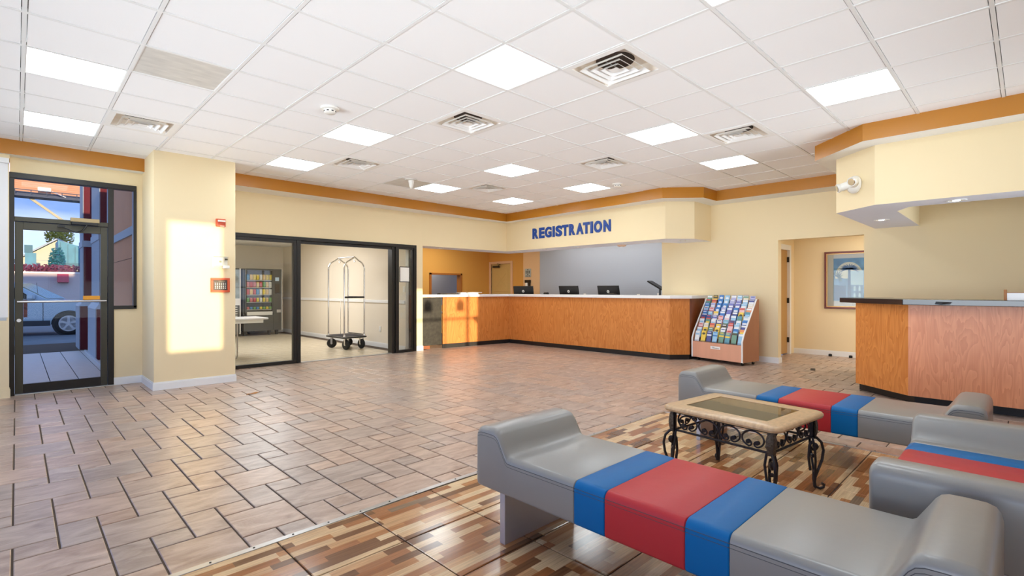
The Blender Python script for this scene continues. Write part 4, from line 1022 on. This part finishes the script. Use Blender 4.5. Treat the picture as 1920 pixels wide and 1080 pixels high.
# ------------------------------------------------------------------ benches
def bench(name, label, cat, loc, L, width=.61, group=None):
    t = thing(name, label, cat, loc, 0, group); e = L/2; wd = width/2
    prof = [(0, .522, .275, .012), (.006, .545, .268, .006), (.018, .560, .263, 0), (.04, .568, .262, 0), (.09, .570, .262, 0), (.135, .568, .262, 0), (.155, .561, .262, 0), (.170, .545, .262, 0), (.200, .495, .262, 0), (.222, .459, .262, 0), (.234, .451, .262, 0), (.26, .450, .262, 0)]
    def sec(y, top, bot, ins):
        a = wd-ins; R_ = .034; r2 = .014; o = []
        for k in range(7): an = k/6*PI/2; o.append((a-R_+R_*math.cos(an), y, top-R_+R_*math.sin(an)))
        for k in range(7): an = PI/2+k/6*PI/2; o.append((-a+R_+R_*math.cos(an), y, top-R_+R_*math.sin(an)))
        for k in range(4): an = PI+k/3*PI/2; o.append((-a+r2+r2*math.cos(an), y, bot+r2+r2*math.sin(an)))
        for k in range(4): an = 1.5*PI+k/3*PI/2; o.append((a-r2+r2*math.cos(an), y, bot+r2+r2*math.sin(an)))
        return o
    ends = []
    for sg in (1, -1):
        rings = [sec(sg*(e-d), tp, bt, i_) for d, tp, bt, i_ in prof]
        rings.append(sec(sg*.334, .450, .262, 0)); rings.append(sec(sg*.3305, .448, .263, .003))
        MB().loft(rings).build('end_cushion', GREY, t, smooth=True)
    def band(y0, y1, m, n):
        MB().loft([sec(y0+.0005, .448, .263, .003), sec(y0+.004, .4505, .262, 0), sec((y0+y1)/2, .4515, .262, 0), sec(y1-.004, .4505, .262, 0), sec(y1-.0005, .448, .263, .003)]).build(n, m, t, smooth=True)
    band(.1725, .33, BLUE, 'blue_band'); band(-.1725, .1725, RED, 'red_band'); band(-.33, -.1725, BLUE, 'blue_band')
    for sx_ in (-1, 1):
        for off in (.030, .044):
            pts = [(sx_*(wd-i_+.0004-.0012), e-d, tp-off) for d, tp, bt, i_ in prof[2:]]
            pts += [(q[0], -q[1], q[2]) for q in pts[::-1]]
            MB().tube(pts, .0014, 5).build('seam', STITCH, t)
    for sg in (1, -1):
        MB().box(-wd+.03, sg*(e-.17)-.0175, 0, wd-.03, sg*(e-.17)+.0175, .264).build('leg_panel', LEGM, t, bevel=.002)
    return t
bench('bench', 'grey leather bench with blue and red bands, nearest the camera', 'bench', (2.005, 1.03, 0), 1.95, group='striped leather lobby benches')
bench('bench', 'grey leather bench with blue and red bands behind the iron coffee table', 'bench', (4.375, 1.14, 0), 1.95, group='striped leather lobby benches')
def armchair():
    # square seat between two long padded sides, running along x
    t = bench('lounge_chair', 'short square grey leather lounge chair with a red band at the right edge', 'chair', (3.105, .135, 0), 1.275, .64)
    t.rotation_euler = (0, 0, PI/2)
armchair()

# ------------------------------------------------------------------ coffee table
t = thing('coffee_table', 'coffee table with travertine rim, glass inset and scrolled iron base', 'coffee table', (3.372, 1.308, 0), -.113)
tx, ty = .335, .385; RC = .07; NP = []
for (cx, cy, a0) in ((tx-RC, ty-RC, 0), (-tx+RC, ty-RC, 90), (-tx+RC, -ty+RC, 180), (tx-RC, -ty+RC, 270)):
    for k in range(9):
        a = math.radians(a0+k*11.25); NP.append((cx, cy, math.cos(a), math.sin(a)))
def oloop(off, z): return [(cx+(RC+off)*c, cy+(RC+off)*s_, z) for cx, cy, c, s_ in NP]
def iloop(dx, z): return [(math.copysign(tx-dx, c if abs(c) > 1e-9 else cx), math.copysign(ty-dx, s_ if abs(s_) > 1e-9 else cy), z) for cx, cy, c, s_ in NP]
ti = .118
loops = [iloop(ti+.012, .462), oloop(-.022, .462), oloop(-.006, .466), oloop(0, .478), oloop(-.002, .488), oloop(-.010, .496), oloop(-.022, .4995), iloop(ti, .4995), iloop(ti, .488), iloop(ti+.012, .488), iloop(ti+.012, .462)]
mb = MB().loft(loops, cap=False); me = mb.mesh('stone_rim', TRAV)
b = bmesh.new(); b.from_mesh(me); bmesh.ops.remove_doubles(b, verts=b.verts[:], dist=1e-5); bmesh.ops.dissolve_degenerate(b, edges=b.edges[:], dist=1e-5); bmesh.ops.recalc_face_normals(b, faces=b.faces[:]); b.to_mesh(me); b.free()
for q in me.polygons: q.use_smooth = True
try: me.set_sharp_from_angle(angle=math.radians(35))
except Exception: pass
put('stone_rim', me, t)
MB().box(-tx+ti+.001, -ty+ti+.001, .4885, tx-ti-.001, ty-ti-.001, .4965).build('glass_inset', TGLASS, t)
ax_, ay_ = .275, .315       # apron half sizes
ZT, ZB = .453, .335
for sg in (1, -1):
    for z in (ZT, ZB):
        MB().tube([(sg*ax_, -ay_, z), (sg*ax_, ay_, z)], .0075, 8).build('apron_rail', IRON, t, smooth=True); MB().tube([(-ax_, sg*ay_, z), (ax_, sg*ay_, z)], .0075, 8).build('apron_rail', IRON, t, smooth=True)
def scroll_pts(w_, h_):
    a_, b_ = w_/2-.006, h_/2-.006; pts = []
    for k in range(23):
        an = math.radians(-58+k*(296/22)); pts.append((a_*math.cos(an), b_*math.sin(an)))
    def curl(p0, sgn):
        r_ = .017; c = (p0[0]-sgn*.012, p0[1]+r_*.95); o = []
        st = math.atan2(p0[1]-c[1], p0[0]-c[0])
        for k in range(1, 9): an = st-sgn*k*.55; rr = math.hypot(p0[0]-c[0], p0[1]-c[1])*(1-k*.075); o.append((c[0]+rr*math.cos(an), c[1]+rr*math.sin(an)))
        return o
    return curl(pts[0], 1)[::-1]+pts+curl(pts[-1], -1)
def scroll_mesh(w_, h_):
    sp = scroll_pts(w_, h_); mb = MB().tube([(x, 0, z) for x, z in sp], .0055, 8)
    for q in (sp[0], sp[-1]): mb.lathe([(.002, -.010), (.013, -.008), (.013, .008), (.002, .010)], c=(q[0], 0, q[1]), n=14, ax='y')
    return mb.mesh('scroll', IRON, True)
sl = scroll_mesh(.142, .108); ss = scroll_mesh(.158, .108)
for sg in (1, -1):
    for k in range(4): put('scroll', sl, t, loc=(sg*ax_, (-.213+.142*k), (ZT+ZB)/2), rotz=PI/2)
    for k in range(3): put('scroll', ss, t, loc=(-.16+.16*k, sg*ay_, (ZT+ZB)/2), rotz=0)
for sx_ in (1, -1):
    for sy_ in (1, -1):
        cx, cy = sx_*ax_, sy_*ay_
        MB().box(cx-.011, cy-.011, ZB-.012, cx+.011, cy+.011, .462).build('corner_post', IRON, t, bevel=.002)
        dg = Vector((sx_, sy_, 0)).normalized(); tg = Vector((-dg.y, dg.x, 0)); cc_ = Vector((cx, cy, 0))+dg*.012
        lf = MB(); rings = []
        for k in range(9):
            f = k/8; z = ZB-.01+f*(ZT-ZB+.015); w_ = .034*(1-.35*abs(f-.5)*2)*(1+.12*math.sin(k*2.6)); bl = .010+.012*math.sin(PI*f)
            rings.append([cc_+tg*w_+Vector((0, 0, z)), cc_+dg*bl+tg*w_*.35+Vector((0, 0, z+.006)), cc_+dg*(bl+.004)+Vector((0, 0, z)), cc_+dg*bl-tg*w_*.35+Vector((0, 0, z+.006)), cc_-tg*w_+Vector((0, 0, z)), cc_-dg*.006+Vector((0, 0, z))])
        lf.loft(rings); lf.build('leaf_panel', IRON2, t)
        # leg: bowed flat bars, an inner spiral and an outward foot curl
        lg = MB(); B0 = Vector((cx, cy, 0))
        P3 = lambda o_, t_, z: B0+dg*o_+tg*t_+Vector((0, 0, z))
        bow = [(0, .0, ZB+.01), (.030, 0, .328), (.058, 0, .30), (.070, 0, .25), (.062, 0, .19), (.040, 0, .13), (.022, 0, .08), (.016, 0, .04), (.026, 0, .015), (.05, 0, .008), (.07, 0, .016), (.074, 0, .032), (.060, 0, .040)]
        lg.tube([P3(*q) for q in bow], .0085, 8, flat=1.1)
        for s2 in (1, -1):
            lg.tube([P3(-.004, s2*.020, ZB), P3(.004, s2*.034, .27), P3(.012, s2*.026, .19), P3(.016, s2*.012, .12), P3(.014, s2*.008, .06), P3(.02, s2*.006, .012)], .0075, 8)
        sp = []
        for k in range(18):
            an = PI*.5+k*.42; rr = .034*(1-k*.042); sp.append(P3(.016+rr*math.cos(an)*.9, 0, .275+rr*math.sin(an)))
        lg.tube([P3(-.008, 0, .12), P3(-.018, 0, .2), P3(-.012, 0, .28)]+sp[1:], .0085, 8)
        for (o_, z, r_) in ((.022, .272, .016), (.006, .215, .012), (.024, .115, .014)):
            c = P3(o_, 0, z); lg.tube([c-tg*.014, c-tg*.011, c+tg*.011, c+tg*.014], [r_*.6, r_, r_, r_*.6], 12)
        lg.build('leg', IRON, t, smooth=True)

# ------------------------------------------------------------------ house shaped signs hung in the rear window
for i, (x, lb) in enumerate(((5.60, 'left'), (6.38, 'right'))):
    t = thing('house_sign', 'small brown house shaped sign hanging in the rear window, %s of two' % lb, 'sign', (x, YR+.03, 1.50), 0, 'house shaped window signs')
    MB().prism([(-.10, 0), (.10, 0), (.10, .17), (0, .27), (-.10, .17)], 0, .012, ax='y').build('board', mat('brick_brown', lin(128, 70, 52), .7, noise=(30, .3)), t)
    MB().prism([(-.125, .165), (0, .285), (.125, .165), (.125, .18), (0, .305), (-.125, .18)], -.004, .016, ax='y').build('roof_edge', PLB, t)
    MB().tube([(0, .006, .30), (0, .006, .47)], .002, 6).build('cord', PLB, t)

# ------------------------------------------------------------------ outdoors
ASPH = mat('asphalt', lin(112, 122, 134), .7, noise=(1.5, .14))
struct('ground', MB().box(-60, -60, -.40, 80, 120, -.15), ASPH)
GSLAB = struct('porch_slab', MB().box(-3.5, 8.62, -.40, 1.20, 13.8, -.006), GROUT)
PT = mat('porch_tile_grey', lin(222, 216, 210), .4, noise=(6, .08, (1, 6, 1)))
pf = MB()
for i in range(9):
    for j in range(34):
        x0, y0 = -.455+.30*(i-5), 8.64+.15*j
        x0 = .33-.30*5+.30*i
        mb = ptile(x0, y0, min(x0+.30, 1.0), y0+.15, .004); pf.add(mb.v, mb.f)
tag(pf.build('porch_tile_field', PT, GSLAB), kind='stuff')
struct('trim_7', MB().box(.985, 8.64, -.01, 1.015, 13.5, .03), mat('pale_kerb', lin(206, 206, 208), .6))
STU_G = mat('grey_stucco', lin(176, 182, 190), .85, noise=(70, .18), bump=(120, .5)); STU_M = mat('maroon_stucco', lin(112, 28, 38), .8, noise=(60, .12), bump=(120, .4)); STU_T = mat('tan_stucco', lin(228, 162, 118), .85, noise=(2, .05), bump=(100, .3)); BLU = mat('band_grey', lin(186, 192, 200), .8)
CAPM = mat('grey_cap', lin(196, 202, 208), .8)
def pier(label, x0, y0, x1, y1, ux0, uy0, uy1):
    t = thing('porch_pier', label, 'pier', (x0, y0, -.15))
    O_ = (x0, y0, -.15); w_ = x1-x0; d_ = y1-y0
    MB().box(.014, 0, 0, w_, d_, 1.06).build('plinth', STU_M, t); MB().box(0, .012, 0, .014, d_, 1.06).build('plinth_side', STU_G, t)
    MB().add([(-.01,-.01,1.06),(w_,-.01,1.06),(w_,d_,1.06),(-.01,d_,1.06),(ux0-x0,uy0-y0,1.16),(w_,uy0-y0,1.16),(w_,uy1-y0,1.16),(ux0-x0,uy1-y0,1.16)], [(0,3,2,1),(4,5,6,7),(0,1,5,4),(1,2,6,5),(2,3,7,6),(3,0,4,7)]).build('sloped_cap', CAPM, t)
    MB().box(ux0-x0+.014, uy0-y0, 1.16, w_, uy1-y0, 4.6).build('shaft', STU_M, t); MB().box(ux0-x0, uy0-y0+.01, 1.16, ux0-x0+.014, uy1-y0, 4.6).build('shaft_side', STU_G, t)
    MB().box(ux0-x0-.015, uy0-y0-.015, 2.33, w_, uy1-y0+.01, 2.46).build('band', BLU, t)
pier('far striped porch pier with maroon face and grey side outside the entrance', .94, 14.0, 1.30, 14.9, 1.01, 14.15, 14.9)
pier('near striped porch pier with grey side outside the entrance door', 1.01, 11.7, 1.40, 13.1, 1.075, 11.85, 13.2)
wing = struct('wall_porch', MB().box(1.19, 8.62, -.2, 1.25, 11.68, 4.6), STU_T)
MB().box(1.165, 8.62, 2.05, 1.19, 11.68, 2.17).build('band', BLU, wing); MB().box(1.186, 8.62, 1.72, 1.19, 11.68, 1.725).build('score_line', GROUT, wing)

# parked car
t = thing('parked_car', 'pale blue sport utility car parked beyond the porch', 'car', (1.16, 20.9, -.15), -.30)
PAINT = mat('pale_blue_car_paint', lin(168, 192, 208), .22, .35, coat=.6); CG = mat('car_glass', lin(22, 30, 36), .1, spec=.15); DKC = mat('dark_cladding', lin(52, 56, 62), .6)
CW = 1.80
def arch(cx, r_, z0=.36, n=12): return [(cx+r_*math.cos(PI*(1-k/n)), z0+r_*math.sin(PI*(1-k/n))) for k in range(n+1)]
low = [(-3.75, .32)]+[(-3.25, .32)]+arch(-2.85, .42, .33)[0:]+[(-.43, .33)]+arch(0, .43, .33)+[(.46, .33), (.78, .34), (.86, .50), (.84, .78), (.74, .92), (.30, 1.02), (-.55, 1.09), (-3.75, 1.12)]
seen = []
for q in low:
    if not seen or math.hypot(q[0]-seen[-1][0], q[1]-seen[-1][1]) > .01: seen.append(q)
MB().prism(seen, 0, CW, ax='y').build('body', PAINT, t, bevel=.04, seg=3, smooth=True)
def loftx(sections): return MB().loft([[(x, y0, z), (x, y1, z), (x2, y1b, z2), (x2, y0b, z2)] for (x, y0, y1, z, x2, y0b, y1b, z2) in sections])
cab = [(-3.7, 1.10), (-.50, 1.085), (-1.35, 1.60), (-1.75, 1.66), (-3.4, 1.66), (-3.72, 1.55)]
yb, yt = .05, .20
vs = [(x, yb if z < 1.3 else yt, z) for x, z in cab]+[(x, CW-(yb if z < 1.3 else yt), z) for x, z in cab]
MB().add(vs, [tuple(range(6))[::-1], tuple(range(6, 12))]+[(k, (k+1) % 6, 6+(k+1) % 6, 6+k) for k in range(6)]).build('cabin', PAINT, t, bevel=.03, seg=2, smooth=True)
def sidepane(pl, n='side_window'):
    mb = MB()
    for sgn, base_ in ((-1, lambda z: yb+(yt-yb)*min(1, max(0, (z-1.1)/.5))-.006), ):
        vs = [(x, base_(z), z) for x, z in pl]+[(x, base_(z)+.02, z) for x, z in pl]
        k = len(pl); mb.add(vs, [tuple(range(k))[::-1], tuple(range(k, 2*k))]+[(i, (i+1) % k, k+(i+1) % k, k+i) for i in range(k)])
    return mb.build(n, CG, t)
sidepane([(-1.72, 1.13), (-.82, 1.12), (-1.42, 1.54), (-1.72, 1.58)]); sidepane([(-2.7, 1.14), (-1.80, 1.13), (-1.80, 1.58), (-2.7, 1.58)]); sidepane([(-3.55, 1.14), (-2.78, 1.14), (-2.78, 1.58), (-3.45, 1.56)])
MB().add([(-.555, .12, 1.115), (-.555, CW-.12, 1.115), (-1.335, CW-.26, 1.595), (-1.335, .26, 1.595), (-.535, .12, 1.125), (-.535, CW-.12, 1.125), (-1.315, CW-.26, 1.607), (-1.315, .26, 1.607)], [(0,3,2,1),(4,5,6,7),(0,1,5,4),(1,2,6,5),(2,3,7,6),(3,0,4,7)]).build('windscreen', mat('windscreen_glass', lin(150, 160, 140), .1, spec=.2), t)
MB().tube([(-.60, .2, 1.13), (-.66, 1.0, 1.17)], .012, 6).build('wiper', PLB, t); MB().tube([(-.60, .9, 1.13), (-.66, 1.6, 1.17)], .012, 6).build('wiper', PLB, t)
MB().tube([(-1.5, .24, 1.70), (-1.6, .24, 1.73), (-3.2, .24, 1.73), (-3.3, .24, 1.70)], .02, 8).build('roof_rail', PLB, t); MB().tube([(-.75, .12, 1.10), (-.80, .12, 1.62)], .006, 6).build('antenna', PLB, t)
MB().box(-1.72, -.006, .36, -1.705, .01, 1.09).build('door_gap', DKC, t); MB().box(-.62, -.006, .45, -.605, .01, 1.06).build('door_gap', DKC, t)
MB().box(-2.45, -.025, .30, -.45, .02, .46).build('rocker_cladding', DKC, t); MB().box(-1.66, -.03, .98, -1.48, 0, 1.02).build('door_handle', PAINT, t, bevel=.006)
MB().box(-.95, -.16, 1.12, -.80, .05, 1.26).build('wing_mirror', PAINT, t, bevel=.02)
MB().box(.70, .05, .70, .83, .40, .86).build('headlamp', CG, t, bevel=.02)
for x in (0, -2.85):
    wl = MB().lathe([(.22, -.02), (.30, -.03), (.355, 0), (.36, .05), (.36, .17), (.33, .22), (.2, .22)], c=(x, .0, .36), n=32, ax='y').build('wheel', RUB, t, smooth=True)
    MB().lathe([(.225, -.012), (.225, .06), (.02, .06)], c=(x, .0, .36), n=32, ax='y').build('rim', mat('dark_rim', lin(60, 62, 66), .4, .6) if not bpy.data.materials.get('dark_rim') else bpy.data.materials['dark_rim'], wl)
    for k in range(5):
        a = PI/2+k*2*PI/5; dv = Vector((math.cos(a), 0, math.sin(a)))
        MB().obox(Vector((x, -.016, .36))+dv*.12, dv, (0, 1, 0), dv.cross(Vector((0, 1, 0))), .11, .012, .032).build('spoke', STEEL, wl)
    MB().lathe([(.245, -.024), (.245, -.012), (.215, -.012), (.215, -.024)], c=(x, 0, .36), n=32, ax='y').build('rim_lip', STEEL, wl, smooth=True); MB().lathe([(.05, -.032), (.05, .0), (.01, .0)], c=(x, 0, .36), n=16, ax='y').build('hub_cap', STEEL, wl)
    MB().lathe([(.42, .03), (.42, .4), (.02, .4)], c=(x, .0, .36), n=24, ax='y').build('wheel_well', PLB, t)
# boundary wall, box, hedge, buildings, hoarding
fw_ = thing('boundary_wall', 'long pale pink boundary wall behind the parked car', 'wall', (-8, 30, -.15))
PK = mat('pink_render', lin(226, 204, 196), .8)
MB().box(0, 0, 0, 16, .2, 2.12).build('wall_panel', PK, fw_); MB().box(0, -.04, 2.12, 16, .24, 2.18).build('coping', COUNT, fw_)
for k in range(6): MB().box(1.2+2.6*k, -.03, 0, 1.25+2.6*k, 0, 2.12).build('pilaster', PK, fw_)
t = thing('wall_awning', 'small crimson awning box fixed to the pink boundary wall', 'awning', (1.27, 30, 1.58))
MB().prism([(0, 0), (0, .36), (-.06, .36), (-.34, 0)], 0, .38, ax='x').build('hood', mat('crimson_fabric', lin(196, 54, 84), .6), t); MB().box(.02, -.30, -.05, .36, -.02, 0).build('valance', mat('dark_crimson', lin(120, 30, 50), .6), t)
rnd = random.Random(11)
def leaves(mb, n, c, r3, sz):
    for k in range(n):
        while True:
            v = Vector((rnd.uniform(-1, 1), rnd.uniform(-1, 1), rnd.uniform(-1, 1)))
            if v.length < 1: break
        p_ = Vector(c)+Vector((v.x*r3[0], v.y*r3[1], v.z*r3[2]))
        a = Vector((rnd.gauss(0, 1), rnd.gauss(0, 1), rnd.gauss(0, 1))).normalized()*sz; b_ = a.orthogonal().normalized()*sz*.6
        mb.add([p_-a, p_-b_, p_+a, p_+b_], [(0, 1, 2, 3)])
    return mb
def plant(name, label, cat, loc, crown, n, sz, m, trunk):
    t = thing(name, label, cat, loc)
    tag(leaves(MB(), n, crown[0], crown[1], sz).build('foliage', m, t), kind='stuff')
    MB().tube([(0, 0, 0), (.03, 0, trunk*.5), crown[0]], [.06, .05, .02], 8).build('stem', mat('bark', lin(96, 76, 60), .9) if not bpy.data.materials.get('bark') else bpy.data.materials['bark'], t)
HM = mat('maroon_leaves', lin(140, 70, 92), .7); YM = mat('yellow_green_leaves', lin(176, 168, 70), .7); TM = mat('teal_green_leaves', lin(60, 130, 140), .7)
plant('hedge', 'reddish hedge growing along the top of the boundary wall', 'hedge', (.9, 32, -.15), ((0, 0, 2.25), (3.2, .6, .32)), 2600, .07, HM, 2.0)
plant('tree', 'yellow green tree rising behind the teal roof', 'tree', (2.7, 60, -.15), ((0, 0, 6.1), (1.0, 1.0, 1.1)), 900, .12, YM, 5)
plant('tree', 'blue green bush beside the teal clad building', 'tree', (1.85, 44, -.15), ((0, 0, 3.1), (.42, .5, 1.1)), 700, .09, TM, 3)
t = thing('gabled_building', 'cream gabled building beyond the boundary wall', 'building', (2.1, 50, -.15))
CB = mat('cream_siding', lin(232, 226, 200), .8)
MB().prism([(-1.9, 0), (1.4, 0), (1.4, 4.3), (0, 4.98), (-1.9, 3.6)], 0, 8, ax='y').build('gable_wall', CB, t)
for (a, b) in (((-2.2, 3.45), (0, 5.05)), ((0, 5.05), (1.6, 4.2))):
    dx, dz = b[0]-a[0], b[1]-a[1]; L_ = math.hypot(dx, dz)
    MB().obox(((a[0]+b[0])/2, 3.8, (a[1]+b[1])/2+.05), (dx, 0, dz), (0, 1, 0), (-dz, 0, dx), L_/2, 4.2, .05).build('roof_slope', CAPM, t)
for k in range(4): MB().box(-1.7, -.01, 2.0+.5*k, 1.2-.2*k, 0, 2.02+.5*k).build('siding_line', STU_G, t)
t = thing('teal_building', 'low building with teal metal roof and wall panels', 'building', (2.9, 46, -.15))
TE = mat('teal_metal', lin(74, 150, 172), .5, noise=(3, .15)); TE2 = mat('dark_teal_metal', lin(40, 110, 130), .5)
MB().prism([(-.9, 3.2), (-.9, 4.75), (2.6, 3.6), (2.6, 3.1)], 0, 3.5, ax='y').build('roof_panel', TE, t)
MB().box(-.8, .3, 0, 2.5, 3.5, 3.2).build('wall', CB, t); MB().box(-1.0, -.12, 3.0, 2.7, .1, 3.2).build('fascia_board', TE2, t)
for k in range(9): MB().box(-.8+.38*k, -.03, 3.2, -.77+.38*k, .0, 4.6-.125*k).build('roof_rib', TE2, t)
t = thing('sign_post', 'teal and white small sign structure at the left beyond the wall', 'sign', (.35, 40, -.15))
MB().box(-.05, 0, 0, .05, .1, 2.6).build('post', COUNT, t); MB().box(-.02, -.05, 2.6, .45, .12, 3.5).build('panel', TE, t); MB().box(-.05, -.06, 3.5, .3, .12, 3.95).build('panel', TE2, t)
t = thing('billboard', 'large orange backed billboard with catwalk on a silver pole', 'billboard', (2.95, 40, -.15))
ORG = mat('orange_siding', lin(226, 158, 120), .7); SLV = mat('silver_pole', lin(168, 160, 134), .5, .2); NAV = mat('navy_steel', lin(62, 72, 96), .6); LIL = mat('lilac_print', lin(226, 206, 232), .6, noise=(5, .25))
for k in range(6): MB().box(-5.2, 0, 6.98+.115*k, -.22, .3, 7.09+.115*k).build('siding_board', ORG, t)
MB().box(-5.2, -.02, 7.68, .1, .3, 9.2).build('face_panel', LIL, t)
MB().box(-5.2, -.9, 6.62, -.1, .2, 6.72).build('catwalk', NAV, t); MB().box(-5.2, -.1, 6.72, -.1, .0, 6.98).build('beam', NAV, t); MB().box(-5.2, -.95, 6.95, -.1, -.90, 6.99).build('hand_rail', NAV, t)
for k in range(8): MB().box(-5.0+.65*k, -.94, 6.72, -4.96+.65*k, -.90, 6.97).build('baluster', NAV, t)
MB().box(-2.1, -.7, 7.02, -1.55, -.4, 7.22).build('floodlight', COUNT, t); MB().tube([(-1.5, -.55, 7.05), (-.9, -.5, 6.8)], .03, 6).build('bracket', COUNT, t)
MB().lathe([(.29, 0), (.29, 7.0)], c=(.06, .1, 0), n=24).build('pole', SLV, t, smooth=True)
for k in range(34): MB().box(-.20, -.22, .6+.18*k, .0, -.19, .63+.18*k).build('ladder_rung', IRON, t)
MB().obox((-1.15, 0, 5.60), (2.35, 0, -1.95), (0, 1, 0), (1.95, 0, 2.35), 1.62, .06, .065).build('brace', SLV, t)
